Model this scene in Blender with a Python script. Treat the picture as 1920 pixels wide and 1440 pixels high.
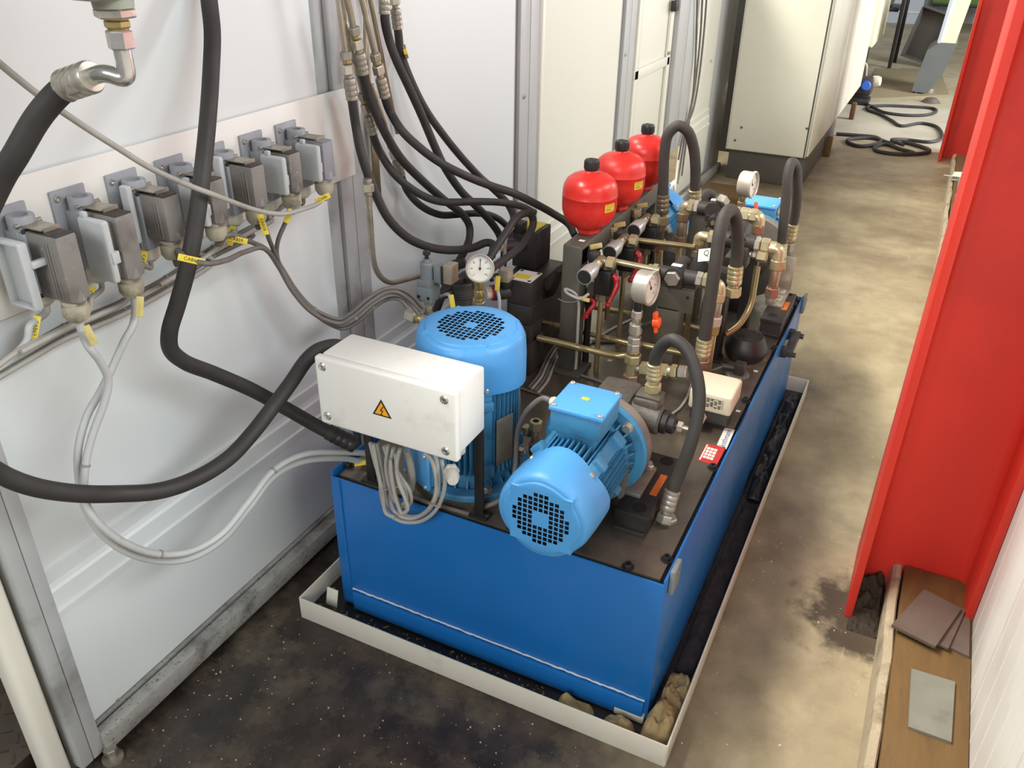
import bpy, bmesh, math, random
from mathutils import Vector, Matrix

# ------------------------------------------------------------------ clear
for o in list(bpy.data.objects):
    bpy.data.objects.remove(o, do_unlink=True)
scene = bpy.context.scene
COL = scene.collection
random.seed(7)
PI = math.pi

# ------------------------------------------------------------------ camera
FPX = 1586.07
PITCH, ROLL, YAW = 0.51491, 0.016406, -0.449398
CAM = Vector((0.0, 0.0, 1.6))
FWD = Vector((math.sin(YAW)*math.cos(PITCH), math.cos(YAW)*math.cos(PITCH), -math.sin(PITCH)))
_r = Vector((math.cos(YAW), -math.sin(YAW), 0.0))
_u = _r.cross(FWD)
RGT = _r*math.cos(ROLL) + _u*math.sin(ROLL)
UPV = -_r*math.sin(ROLL) + _u*math.cos(ROLL)
cam_data = bpy.data.cameras.new('camera')
cam = bpy.data.objects.new('camera', cam_data)
COL.objects.link(cam)
m = Matrix((RGT, UPV, -FWD)).transposed().to_4x4()
m.translation = CAM
cam.matrix_world = m
cam_data.sensor_fit = 'HORIZONTAL'
cam_data.sensor_width = 36.0
cam_data.lens = FPX/1920.0*36.0
cam_data.clip_start = 0.02
cam_data.clip_end = 100
scene.camera = cam

# ------------------------------------------------------------------ light and exposure
world = bpy.data.worlds.new('hall_ambient')
scene.world = world
world.use_nodes = True
bg = world.node_tree.nodes['Background']
bg.inputs['Color'].default_value = (0.98, 0.98, 1.0, 1)
bg.inputs['Strength'].default_value = 0.27

def area_light(name, loc, size, energy, target, color=(1, 1, 1)):
    d = bpy.data.lights.new(name, 'AREA')
    d.shape = 'RECTANGLE'
    d.size, d.size_y = size
    d.energy = energy
    d.color = color
    o = bpy.data.objects.new(name, d)
    COL.objects.link(o)
    o.location = loc
    o.rotation_euler = (Vector(target)-Vector(loc)).to_track_quat('-Z', 'Y').to_euler()
    return o

# rows of fluorescent hall lamps hung under the roof, either side of the passage
area_light('hall_lamp_left_offscreen', (-3.35, 2.2, 5.0), (6.0, 0.5), 720, (-0.6, 3.0, 0.6), (1.0, 0.95, 0.86))
area_light('hall_lamp_right_offscreen', (6.0, 2.4, 5.4), (10.0, 1.9), 640, (-1.2, 2.4, 0.9), (0.92, 0.98, 1.0))
area_light('fill_light_behind_offscreen', (-0.4, -7.0, 5.3), (4.4, 3.0), 430, (-0.8, 1.6, 0.6), (0.97, 0.98, 1.0))  # unseen fill light added to brighten the faces turned to the camera
# daylight coming in through the side door at the far end
area_light('side_door_offscreen', (3.4, 8.3, 1.9), (1.6, 2.6), 330, (-0.5, 8.2, 0.0), (0.95, 0.98, 1.0))

vs = scene.view_settings
vs.view_transform = 'Standard'
vs.look = 'None'
vs.exposure = 0.0
vs.gamma = 1.0
vs.use_curve_mapping = False

# ------------------------------------------------------------------ pixel -> place
def ray(px, py):
    return RGT*((px-960.0)/FPX) - UPV*((py-720.0)/FPX) + FWD
def PX(px, py, x=None, y=None, z=None, d=None):
    r = ray(px, py)
    if d is not None: t = d
    elif x is not None: t = (x-CAM.x)/r.x
    elif y is not None: t = (y-CAM.y)/r.y
    else: t = (z-CAM.z)/r.z
    return CAM + r*t
def PATH(pts, k='x', v0=None, v1=None):
    """pixel path -> places; third value, or a blend from v0 to v1, is the coordinate k"""
    out = []
    n = len(pts)-1
    for i, p in enumerate(pts):
        v = p[2] if len(p) > 2 else v0+(v1-v0)*i/n
        out.append(PX(p[0], p[1], **{k: v}))
    return out

# ------------------------------------------------------------------ materials
def lin(h):
    h = h.lstrip('#')
    c = [int(h[i:i+2], 16)/255.0 for i in (0, 2, 4)]
    return tuple((v/12.92 if v <= 0.04045 else ((v+0.055)/1.055)**2.4) for v in c)+(1.0,)

MATS = {}
def mat(name, c1, c2=None, rough=0.5, metal=0.0, scale=8.0, amt=0.5, bump=0.0, bscale=None,
        dirt=None, dscale=3.0, dlo=0.55, dhi=0.75, damt=0.8, stretch=(1, 1, 1), coat=0.0, speck=None, spscale=60, splo=0.68, rv=0.1):
    m = bpy.data.materials.new(name)
    MATS[name] = m
    m.use_nodes = True
    nt = m.node_tree
    N, L = nt.nodes, nt.links
    bs = N['Principled BSDF']
    bs.inputs['Metallic'].default_value = metal
    bs.inputs['Roughness'].default_value = rough
    if coat: bs.inputs['Coat Weight'].default_value = coat
    tc = N.new('ShaderNodeTexCoord')
    mp = N.new('ShaderNodeMapping')
    mp.inputs['Scale'].default_value = stretch
    geo = N.new('ShaderNodeNewGeometry')
    L.new(geo.outputs['Position'], mp.inputs['Vector'])
    def noise(sc, det=5, ro=0.6):
        n = N.new('ShaderNodeTexNoise')
        n.inputs['Scale'].default_value = sc
        n.inputs['Detail'].default_value = det
        n.inputs['Roughness'].default_value = ro
        L.new(mp.outputs['Vector'], n.inputs['Vector'])
        return n
    def ramp(src, lo, hi):
        r = N.new('ShaderNodeMapRange')
        r.inputs['From Min'].default_value = lo
        r.inputs['From Max'].default_value = hi
        L.new(src, r.inputs['Value'])
        return r.outputs['Result']
    def mix(f, a, b):
        x = N.new('ShaderNodeMix'); x.data_type = 'RGBA'
        if isinstance(f, float): x.inputs[0].default_value = f
        else: L.new(f, x.inputs[0])
        for s, v in ((6, a), (7, b)):
            if isinstance(v, tuple): x.inputs[s].default_value = v
            else: L.new(v, x.inputs[s])
        return x.outputs[2]
    col = lin(c1)
    if c2:
        n1 = noise(scale)
        f = ramp(n1.outputs['Fac'], 0.5-amt*0.5, 0.5+amt*0.5)
        col = mix(f, lin(c1), lin(c2))
    if dirt:
        n2 = noise(dscale, 8, 0.65)
        f = ramp(n2.outputs['Fac'], dlo, dhi)
        mm = N.new('ShaderNodeMath'); mm.operation = 'MULTIPLY'; mm.inputs[1].default_value = damt
        L.new(f, mm.inputs[0])
        col = mix(mm.outputs[0], col, lin(dirt))
    if speck:
        n3 = noise(spscale, 3, 0.6)
        f = ramp(n3.outputs['Fac'], splo, splo+0.05)
        col = mix(f, col, lin(speck))
    if isinstance(col, tuple): bs.inputs['Base Color'].default_value = col
    else: L.new(col, bs.inputs['Base Color'])
    nr = noise(scale*0.7+2, 4)
    rr = N.new('ShaderNodeMapRange')
    rr.inputs['To Min'].default_value = max(0.03, rough-rv); rr.inputs['To Max'].default_value = min(1, rough+rv*1.2)
    rr.inputs['From Min'].default_value = 0.3; rr.inputs['From Max'].default_value = 0.7
    L.new(nr.outputs['Fac'], rr.inputs['Value']); L.new(rr.outputs['Result'], bs.inputs['Roughness'])
    if bump:
        nb = noise(bscale or scale*4, 6)
        b = N.new('ShaderNodeBump'); b.inputs['Strength'].default_value = bump; b.inputs['Distance'].default_value = 0.01
        L.new(nb.outputs['Fac'], b.inputs['Height']); L.new(b.outputs['Normal'], bs.inputs['Normal'])
    return m

mat('tank_blue', '#1a6cb4', '#1660a4', rough=0.34, scale=2.5, amt=0.8, dirt='#0f3a58', dscale=3.2, dlo=0.6, dhi=0.8, damt=0.6)
mat('motor_blue', '#4289b4', '#36739a', rough=0.47, scale=9, amt=0.7, dirt='#2e4753', dscale=13, dlo=0.5, dhi=0.74, damt=0.75)
mat('motor_cover', '#549ed9', '#4893cf', rough=0.4, scale=6, amt=0.8, dirt='#3a6d90', dscale=15, dlo=0.6, dhi=0.78, damt=0.6)
mat('fin_dark', '#2b4a60', '#1f3444', rough=0.6, scale=20)
mat('top_steel', '#8b8374', '#736b60', rough=0.27, metal=0.7, scale=5, amt=0.7, dirt='#3b352f', dscale=4.0, dlo=0.5, dhi=0.72, damt=0.65)
mat('frame_steel', '#68645a', '#575349', rough=0.42, metal=0.3, scale=10, amt=0.6)
mat('black_steel', '#2c2a28', '#232120', rough=0.42, metal=0.1, scale=12)
mat('valve_black', '#3b3532', '#2f2a28', rough=0.5, scale=16, bump=0.05)
mat('pump_grey', '#6a655d', '#4e4943', rough=0.5, metal=0.3, scale=60, amt=0.6, bump=0.25, bscale=180)
mat('cast_grey', '#98938a', '#817c74', rough=0.5, metal=0.5, scale=20)
mat('rubber', '#35322f', '#2b2927', rough=0.62, scale=14, dirt='#4a433b', dscale=9, dlo=0.55, dhi=0.8, damt=0.6)
mat('rubber_dusty', '#3e3934', '#312d2a', rough=0.66, scale=12, dirt='#51463a', dscale=8, dlo=0.55, dhi=0.8, damt=0.5)
mat('zinc', '#d5d0c4', '#b8b1a2', rough=0.3, metal=0.7, scale=25, amt=0.7)
mat('zinc_yellow', '#cfc6a2', '#b3a880', rough=0.3, metal=0.65, scale=22, amt=0.7)
mat('zinc_brown', '#9c9176', '#7d725b', rough=0.36, metal=0.6, scale=25, amt=0.7)
mat('zinc_dull', '#b3ada0', '#8d877b', rough=0.4, metal=0.65, scale=30, amt=0.8, dirt='#5d5545', dscale=20, dlo=0.55, dhi=0.75, damt=0.6)
mat('pipe_brass', '#b5a47a', '#97875f', rough=0.3, metal=0.65, scale=14, amt=0.7)
mat('pipe_steel', '#b9b2a2', '#958d7c', rough=0.32, metal=0.7, scale=18, amt=0.7, dirt='#6b5f4c', dscale=14, dlo=0.5, dhi=0.75, damt=0.6)
mat('copper_steel', '#b59a84', '#9c7c66', rough=0.33, metal=0.65, scale=20)
mat('steel_bright', '#d9d7d2', '#bbb8b1', rough=0.22, metal=0.8, scale=18)
mat('satin_silver', '#c9c7c2', '#b5b3ae', rough=0.36, metal=0.45, scale=18)
mat('brass', '#b8a674', '#96834f', rough=0.32, metal=0.7, scale=20)
mat('acc_red', '#dd3329', '#cf2b24', rough=0.33, scale=4, amt=0.7, dirt='#7d1712', dscale=9, dlo=0.6, dhi=0.78, damt=0.55)
mat('red_paint', '#d8382a', '#cb2f22', rough=0.48, scale=3, amt=0.8, dirt='#a3241a', dscale=2.2, dlo=0.55, dhi=0.8, damt=0.5)
mat('red_handle', '#b5202a', '#9c1a22', rough=0.35, scale=20)
mat('red_light', '#c8352f', rough=0.4)
mat('orange_plastic', '#ff5a22', rough=0.4)
mat('orange_sticker', '#d9742a', '#b85c1c', rough=0.5, scale=40)
mat('black_plastic', '#2a2827', '#222120', rough=0.42, scale=12)
mat('dark_plastic', '#403d3b', '#353230', rough=0.45, scale=12)
mat('hole_shade_black', '#0c0b0b', rough=0.8)  # flat discs in this black stand in for the shade inside holes
mat('box_white', '#ecebe4', '#e3e1d9', rough=0.42, scale=5, amt=0.8, dirt='#b3aa97', dscale=8, dlo=0.58, dhi=0.82, damt=0.55)
mat('plastic_ivory', '#ded6c0', '#d4cbb4', rough=0.35, scale=8)
mat('gasket_grey', '#c9c8c2', rough=0.6)
mat('cable_grey', '#aeaca5', '#9a978f', rough=0.5, scale=12, dirt='#6f6758', dscale=14, dlo=0.55, dhi=0.8, damt=0.7)
mat('cable_dark', '#77736d', '#625d56', rough=0.5, scale=12, dirt='#4b4238', dscale=14, dlo=0.52, dhi=0.8, damt=0.7)
mat('cable_light', '#bdbfbd', '#aeb0ae', rough=0.45, scale=10, dirt='#857d70', dscale=12, dlo=0.62, dhi=0.85, damt=0.7)
mat('tie_grey', '#8d8a84', rough=0.5)
mat('tag_yellow', '#e8cf3e', '#d9bf36', rough=0.45, scale=20)
mat('tag_dirty', '#d8c680', '#a8985a', rough=0.5, scale=40)
mat('ink_black', '#1a1815', rough=0.6)
mat('ink_blue', '#1f3d8c', rough=0.5)
mat('sticker_white', '#e6e3da', '#dcd8cc', rough=0.45, scale=20)
mat('sticker_red', '#c33a3a', '#b23333', rough=0.45, scale=15)
mat('sign_yellow', '#f0a81c', rough=0.45)
mat('plate_silver', '#b7b09e', '#9d9686', rough=0.4, metal=0.6, scale=30)
mat('conn_grey', '#9b9da1', '#8b8d92', rough=0.45, scale=14, dirt='#66615a', dscale=16, dlo=0.6, dhi=0.8, damt=0.6)
mat('hood_dark', '#86827d', '#76726d', rough=0.5, scale=14, amt=0.8, dirt='#4a443e', dscale=9, dlo=0.5, dhi=0.72, damt=0.8, speck='#a09c94', spscale=70)
mat('hood_grey', '#8f9094', '#83858a', rough=0.45, scale=12)
mat('cover_light', '#bfc2c2', '#b2b5b6', rough=0.4, scale=8, dirt='#8f8d86', dscale=9, dlo=0.6, dhi=0.8, damt=0.5)
mat('gland_light', '#c3bda9', '#a59c86', rough=0.45, scale=30, amt=0.8, dirt='#5f5545', dscale=22, dlo=0.48, dhi=0.7, damt=0.75)
mat('gland_white', '#d6d2c6', '#c4bfb2', rough=0.4, scale=15)
mat('board_white', '#e3e1db', '#d8d5ce', rough=0.4, scale=4, amt=0.8, dirt='#8d8578', dscale=7, dlo=0.64, dhi=0.82, damt=0.5)
mat('wall_panel', '#d7dbda', rough=0.4, rv=0.02)
mat('wall_cream', '#dcd9cb', rough=0.4, rv=0.02)
mat('post_alu', '#b4b3b1', '#a9a8a7', rough=0.45, scale=6, amt=0.7)
mat('post_dirty', '#b3b4b3', '#a3a5a5', rough=0.45, scale=6, dirt='#6a655c', dscale=6, dlo=0.52, dhi=0.74, damt=0.7)
mat('rail_dirty', '#a9a8a3', '#8f8d88', rough=0.5, metal=0.15, scale=8, dirt='#4a463f', dscale=9, dlo=0.5, dhi=0.7, damt=0.8, speck='#55514a', spscale=150, splo=0.62)
mat('tray_white', '#d3cfc2', '#c8c3b5', rough=0.45, scale=5, dirt='#8c8473', dscale=8, dlo=0.58, dhi=0.78, damt=0.7)
mat('tray_oil', '#1d1a16', '#2d2820', rough=0.22, scale=12, bump=0.2, bscale=30)
mat('rag_tan', '#a8936a', '#7d6a48', rough=0.85, scale=14, amt=0.9, dirt='#40331f', dscale=9, dlo=0.52, dhi=0.74, damt=0.85, bump=0.3, bscale=60)
mat('rag_dark', '#332b2c', '#241f22', rough=0.7, scale=16, amt=0.8, bump=0.3, bscale=50, speck='#5b504c', spscale=18, splo=0.66)
mat('rag_black', '#1b1a1d', '#26242a', rough=0.5, scale=14)
mat('wood_plank', '#73582f', '#5f4726', rough=0.65, scale=6, amt=0.9, dirt='#4f3d28', dscale=5, dlo=0.5, dhi=0.75, damt=0.7, stretch=(6, 1, 6), bump=0.15, bscale=40)
mat('kerb_paint', '#b9ac92', '#9c8e74', rough=0.7, scale=14, amt=0.9, dirt='#6d5f49', dscale=12, dlo=0.5, dhi=0.7, damt=0.8, bump=0.4, bscale=60)
mat('plate_brown', '#6a5f55', '#5d5249', rough=0.5, metal=0.15, scale=14, bump=0.05)
mat('plate_grey', '#86877c', '#75766b', rough=0.6, metal=0.15, scale=12, dirt='#5f5c50', dscale=14, dlo=0.55, dhi=0.75, damt=0.6)
mat('cabinet_beige', '#d2cfbf', '#cbc8b8', rough=0.45, scale=2)
mat('cabinet_cream', '#e6dfc0', rough=0.45)
mat('plinth_grey', '#5d5852', '#524d48', rough=0.5, scale=6)
mat('machine_grey', '#7f8587', '#757b7d', rough=0.45, scale=6)
mat('box_greygreen', '#a3a79a', '#9a9e91', rough=0.45, scale=6)
mat('floor_patch_tan', '#94866a', '#857759', rough=0.7, scale=5, amt=0.8)
mat('machine_dark', '#6c6f6d', '#636664', rough=0.45, scale=6)
mat('door_blue', '#b9c2cc', rough=0.5)
mat('green_paint', '#5f7f3a', rough=0.5)
mat('wall_far', '#cfd0cf', rough=0.6)
mat('device_blue', '#2f62c0', rough=0.4)
mat('hood_grime', '#3d352f', '#2e2824', rough=0.6, scale=30, amt=0.8, dirt='#57504a', dscale=40, dlo=0.5, dhi=0.7, damt=0.6)
mat('dirt_brown', '#3f3428', '#2c241b', rough=0.85, scale=60, amt=0.8, bump=0.3, bscale=120, speck='#8a7c62', spscale=90, splo=0.7)
mat('tread_steel', '#40382f', '#2c2620', rough=0.45, metal=0.4, scale=12)
mat('debris', '#cbbf9f', '#b3a787', rough=0.8, scale=60)
mat('gauge_face', '#e8e4d8', '#d9d4c6', rough=0.4, scale=30)
mat('gauge_case', '#c9c4b6', '#b3aea1', rough=0.38, metal=0.45, scale=20)
mat('clear_plastic', '#a99f8c', '#8a806e', rough=0.25, scale=30)

def floor_mat():
    m = bpy.data.materials.new('concrete_floor')
    MATS['concrete_floor'] = m
    m.use_nodes = True
    nt = m.node_tree; N, L = nt.nodes, nt.links
    bs = N['Principled BSDF']
    geo = N.new('ShaderNodeNewGeometry')
    pos = geo.outputs['Position']
    def noise(sc, det=8, ro=0.62, st=None):
        n = N.new('ShaderNodeTexNoise'); n.inputs['Scale'].default_value = sc
        n.inputs['Detail'].default_value = det; n.inputs['Roughness'].default_value = ro
        if st:
            mp = N.new('ShaderNodeMapping'); mp.inputs['Scale'].default_value = st
            L.new(pos, mp.inputs['Vector']); L.new(mp.outputs['Vector'], n.inputs['Vector'])
        else: L.new(pos, n.inputs['Vector'])
        return n.outputs['Fac']
    def rng(v, a, b, c=0.0, d=1.0):
        r = N.new('ShaderNodeMapRange'); r.inputs['From Min'].default_value = a; r.inputs['From Max'].default_value = b
        r.inputs['To Min'].default_value = c; r.inputs['To Max'].default_value = d
        L.new(v, r.inputs['Value']); return r.outputs['Result']
    def math_(op, a, b=None):
        n = N.new('ShaderNodeMath'); n.operation = op; n.use_clamp = False
        for i, v in enumerate((a, b)):
            if v is None: continue
            if isinstance(v, (int, float)): n.inputs[i].default_value = v
            else: L.new(v, n.inputs[i])
        return n.outputs[0]
    def mix(f, a, b):
        x = N.new('ShaderNodeMix'); x.data_type = 'RGBA'; L.new(f, x.inputs[0])
        for s, v in ((6, a), (7, b)):
            if isinstance(v, tuple): x.inputs[s].default_value = v
            else: L.new(v, x.inputs[s])
        return x.outputs[2]
    sep = N.new('ShaderNodeSeparateXYZ'); L.new(pos, sep.inputs[0])
    X, Y = sep.outputs['X'], sep.outputs['Y']
    c = mix(rng(noise(1.6), 0.36, 0.64), lin('#9c8f72'), lin('#b8ab8c'))
    c = mix(rng(noise(9), 0.45, 0.7, 0, 0.55), c, lin('#8a7d63'))
    # trodden, rubbed streaks along the passage
    c = mix(rng(noise(4, 6, 0.6, (1.3, 0.7, 1)), 0.52, 0.74, 0, 0.45), c, lin('#c3b798'))
    # brownish wear band across the passage
    band = math_('MULTIPLY', rng(math_('ABSOLUTE', math_('SUBTRACT', Y, 5.6)), 0.8, 2.4, 1, 0), rng(noise(2.6, 8, 0.66, (0.9, 1.3, 1)), 0.3, 0.68))
    c = mix(math_('MULTIPLY', band, 0.7), c, lin('#665543'))
    # oil-soaked floor round the drip tray, on the enclosure side
    nz = math_('MULTIPLY', math_('SUBTRACT', noise(2.6), 0.5), 0.75)
    ox = math_('ADD', X, nz)
    oil = math_('MULTIPLY', rng(ox, -0.42, 0.05, 1, 0), rng(math_('ADD', Y, nz), 3.4, 3.0))
    oil = math_('MULTIPLY', oil, rng(noise(5, 8, 0.7), 0.28, 0.5, 0.72, 1.0))
    c = mix(oil, c, mix(rng(noise(11), 0.4, 0.65), lin('#2b2521'), lin('#463c34')))
    # mask of a painted shadow band beside the tray, left unlinked
    drip = math_('MULTIPLY', rng(math_('ADD', X, math_('MULTIPLY', nz, 0.3)), -0.22, 0.10, 1, 0), rng(Y, 4.4, 2.6))  # mask of the painted shadow band
    # sooty patch at the red column foot
    dx = math_('SUBTRACT', X, 0.13); dy = math_('SUBTRACT', Y, 1.86)
    rr = math_('SQRT', math_('ADD', math_('MULTIPLY', dx, dx), math_('MULTIPLY', dy, dy)))
    soot = rng(math_('ADD', rr, math_('MULTIPLY', math_('SUBTRACT', noise(14), 0.5), 0.35)), 0.10, 0.19, 1, 0)
    c = mix(math_('MULTIPLY', soot, 0.9), c, lin('#3a322a'))
    # pale grit
    grit = rng(noise(95, 2, 0.5), 0.70, 0.73)
    c = mix(math_('MULTIPLY', grit, rng(noise(3.5), 0.45, 0.6)), c, lin('#d4cab0'))
    # scratches
    sc = math_('MULTIPLY', rng(noise(60, 3, 0.5, (1.0, 0.05, 1)), 0.68, 0.71), rng(X, -0.15, 0.0))
    c = mix(math_('MULTIPLY', sc, 0.25), c, lin('#d2c7a9'))
    # daylight patch on the far floor, painted in as a paler, greyer tone
    slab = rng(math_('ADD', Y, math_('MULTIPLY', math_('SUBTRACT', noise(6), 0.5), 0.25)), 7.35, 7.5)  # mask of the painted daylight patch
    slab = math_('MULTIPLY', slab, rng(math_('ADD', Y, math_('MULTIPLY', math_('SUBTRACT', noise(2.2), 0.5), 0.9)), 9.1, 9.5, 1, 0))
    c = mix(slab, c, mix(rng(noise(2.2), 0.4, 0.65), lin('#b3ab9b'), lin('#a39a88')))
    L.new(c, bs.inputs['Base Color'])
    ro = rng(noise(3), 0.35, 0.65, 0.42, 0.66)
    om = N.new('ShaderNodeMix'); om.data_type = 'FLOAT'
    L.new(oil, om.inputs[0]); L.new(ro, om.inputs[2]); om.inputs[3].default_value = 0.27
    L.new(om.outputs[0], bs.inputs['Roughness'])
    b = N.new('ShaderNodeBump'); b.inputs['Strength'].default_value = 0.12; b.inputs['Distance'].default_value = 0.01
    L.new(noise(45, 8), b.inputs['Height']); L.new(b.outputs['Normal'], bs.inputs['Normal'])
floor_mat()

# ------------------------------------------------------------------ mesh helpers
def frame(o, zax, xhint=(1, 0, 0)):
    z = Vector(zax).normalized(); x = Vector(xhint)
    x = x - z*x.dot(z)
    if x.length < 1e-4:
        x = Vector((0, 1, 0)) - z*z.y
    x.normalize(); y = z.cross(x)
    m = Matrix((x, y, z)).transposed().to_4x4(); m.translation = Vector(o)
    return m
def T(x, y, z): return Matrix.Translation((x, y, z))
def RX(a): return Matrix.Rotation(a, 4, 'X')
def RY(a): return Matrix.Rotation(a, 4, 'Y')
def RZ(a): return Matrix.Rotation(a, 4, 'Z')

def spline(pts, sub=8):
    P = [Vector(p) for p in pts]
    if len(P) < 3: return P
    P = [P[0]*2-P[1]] + P + [P[-1]*2-P[-2]]
    out = []
    for i in range(1, len(P)-2):
        p0, p1, p2, p3 = P[i-1:i+3]
        t0 = 0; t1 = t0+max(1e-5, (p1-p0).length)**0.5; t2 = t1+max(1e-5, (p2-p1).length)**0.5; t3 = t2+max(1e-5, (p3-p2).length)**0.5
        for k in range(sub):
            t = t1+(t2-t1)*k/sub
            a1 = p0*((t1-t)/(t1-t0))+p1*((t-t0)/(t1-t0)); a2 = p1*((t2-t)/(t2-t1))+p2*((t-t1)/(t2-t1)); a3 = p2*((t3-t)/(t3-t2))+p3*((t-t2)/(t3-t2))
            b1 = a1*((t2-t)/(t2-t0))+a2*((t-t0)/(t2-t0)); b2 = a2*((t3-t)/(t3-t1))+a3*((t-t1)/(t3-t1))
            out.append(b1*((t2-t)/(t2-t1))+b2*((t-t1)/(t2-t1)))
    out.append(P[-2])
    return out
def bend(pts, r=0.03, n=6):
    """polyline with rounded corners"""
    P = [Vector(p) for p in pts]; out = [P[0]]
    for i in range(1, len(P)-1):
        a, b, c = P[i-1], P[i], P[i+1]
        u = (a-b); v = (c-b); lu, lv = u.length, v.length
        u.normalize(); v.normalize()
        q = min(r, lu*0.49, lv*0.49)
        s, e = b+u*q, b+v*q
        for k in range(n+1):
            t = k/n
            out.append(s*(1-t)**2+b*2*t*(1-t)+e*t*t)
    out.append(P[-1]); return out

class MB:
    def __init__(s, M=None):
        s.v = []; s.f = []; s.M = M or Matrix()
    def add(s, vs, fs, M=None):
        A = s.M @ M if M is not None else s.M
        b = len(s.v)
        s.v += [A @ Vector(q) for q in vs]
        s.f += [tuple(b+i for i in f) for f in fs]
        return s
    def bm(s, bm, M=None):
        bm.verts.index_update()
        s.add([v.co.copy() for v in bm.verts], [[v.index for v in f.verts] for f in bm.faces], M)
        bm.free(); return s
    def box(s, c, d, bev=0.0, M=None, seg=2):
        if bev <= 0:
            x, y, z = c; a, b, h = d[0]/2, d[1]/2, d[2]/2
            vs = [(x+i*a, y+j*b, z+k*h) for i in (-1, 1) for j in (-1, 1) for k in (-1, 1)]
            return s.add(vs, [(0, 1, 3, 2), (4, 6, 7, 5), (0, 4, 5, 1), (2, 3, 7, 6), (0, 2, 6, 4), (1, 5, 7, 3)], M)
        bm = bmesh.new(); bmesh.ops.create_cube(bm, size=1.0)
        for v in bm.verts: v.co = Vector((v.co.x*d[0]+c[0], v.co.y*d[1]+c[1], v.co.z*d[2]+c[2]))
        bmesh.ops.bevel(bm, geom=list(bm.edges), offset=min(bev, min(d)*0.49), segments=seg, profile=0.5, affect='EDGES')
        return s.bm(bm, M)
    def lathe(s, prof, p0=(0, 0, 0), ax=(0, 0, 1), n=24, xh=(1, 0, 0), a0=0.0, rot=None, M=None):
        """prof: (radius, height) pairs along the axis"""
        F = frame(p0, ax, xh); vs = []; fs = []; rings = []
        for r, h in prof:
            if r < 1e-6:
                vs.append(F @ Vector((0, 0, h))); rings.append([len(vs)-1])
            else:
                ring = []
                for i in range(n):
                    a = a0+2*PI*i/n
                    vs.append(F @ Vector((r*math.cos(a), r*math.sin(a), h))); ring.append(len(vs)-1)
                rings.append(ring)
        for A, B in zip(rings, rings[1:]):
            if len(A) == 1 and len(B) == 1: continue
            for i in range(n):
                j = (i+1) % n
                if len(A) == 1: fs.append((A[0], B[j], B[i]))
                elif len(B) == 1: fs.append((A[i], A[j], B[0]))
                else: fs.append((A[i], A[j], B[j], B[i]))
        return s.add(vs, fs, M)
    def cyl(s, p0, p1, r0, r1=None, n=20, M=None, ch=0.0):
        p0, p1 = Vector(p0), Vector(p1); r1 = r0 if r1 is None else r1
        L = (p1-p0).length
        if ch: pr = [(0, 0), (r0-ch, 0), (r0, ch), (r1, L-ch), (r1-ch, L), (0, L)]
        else: pr = [(0, 0), (r0, 0), (r1, L), (0, L)]
        return s.lathe(pr, p0, p1-p0, n, M=M)
    def hexa(s, p0, p1, r, M=None, a0=0.0, xh=(1, 0, 0)):
        p0, p1 = Vector(p0), Vector(p1); L = (p1-p0).length; c = min(r*0.12, L*0.2)
        return s.lathe([(0, 0), (r*0.9, 0), (r, c), (r, L-c), (r*0.9, L), (0, L)], p0, p1-p0, 6, xh=xh, a0=a0, M=M)
    def tube(s, pts, r, n=12, M=None, cap=True):
        P = [Vector(p) for p in pts]
        Q = [P[0]]
        for p in P[1:]:
            if (p-Q[-1]).length > 1e-5: Q.append(p)
        P = Q; vs = []; fs = []; N = len(P)
        rr = r if isinstance(r, (list, tuple)) else [r]*N
        t = (P[1]-P[0]).normalized()
        u = t.cross(Vector((0, 0, 1)))
        if u.length < 1e-3: u = t.cross(Vector((1, 0, 0)))
        u.normalize()
        for i in range(N):
            if i == 0: t = (P[1]-P[0])
            elif i == N-1: t = (P[-1]-P[-2])
            else: t = (P[i+1]-P[i]).normalized()+(P[i]-P[i-1]).normalized()
            t.normalize(); u = u-t*u.dot(t); u.normalize(); w = t.cross(u)
            for k in range(n):
                a = 2*PI*k/n
                vs.append(P[i]+(u*math.cos(a)+w*math.sin(a))*rr[min(i, len(rr)-1)])
        for i in range(N-1):
            for k in range(n):
                j = (k+1) % n
                fs.append((i*n+k, i*n+j, (i+1)*n+j, (i+1)*n+k))
        if cap:
            fs.append(tuple(range(n))[::-1]); fs.append(tuple((N-1)*n+k for k in range(n)))
        return s.add(vs, fs, M)
    def prism(s, poly, h0, h1, M=None):
        """poly in local xy, extruded h0..h1 along local z"""
        n = len(poly)
        vs = [(x, y, h0) for x, y in poly]+[(x, y, h1) for x, y in poly]
        fs = [tuple(range(n))[::-1], tuple(range(n, 2*n))]+[(i, (i+1) % n, n+(i+1) % n, n+i) for i in range(n)]
        return s.add(vs, fs, M)
    def sheet(s, prof, a0, a1, th, axis='y'):
        """folded sheet: prof = list of (x, z) swept along y"""
        n = len(prof); vs = []; fs = []
        off = []
        for i in range(n):
            a = Vector(prof[max(0, i-1)]); b = Vector(prof[min(n-1, i+1)]); d = (b-a).normalized()
            off.append((prof[i][0]-d.y*th, prof[i][1]+d.x*th))
        for yv in (a0, a1):
            for (x, z) in prof: vs.append((x, yv, z))
            for (x, z) in off: vs.append((x, yv, z))
        q = 2*n
        for i in range(n-1):
            fs += [(i, i+1, q+i+1, q+i), (n+i, q+n+i, q+n+i+1, n+i+1)]
            fs += [(i, n+i, n+i+1, i+1), (q+i, q+i+1, q+n+i+1, q+n+i)]
        fs += [(0, q, q+n, n), (n-1, 2*n-1, q+2*n-1, q+n-1)]
        return s.add(vs, fs)

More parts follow.
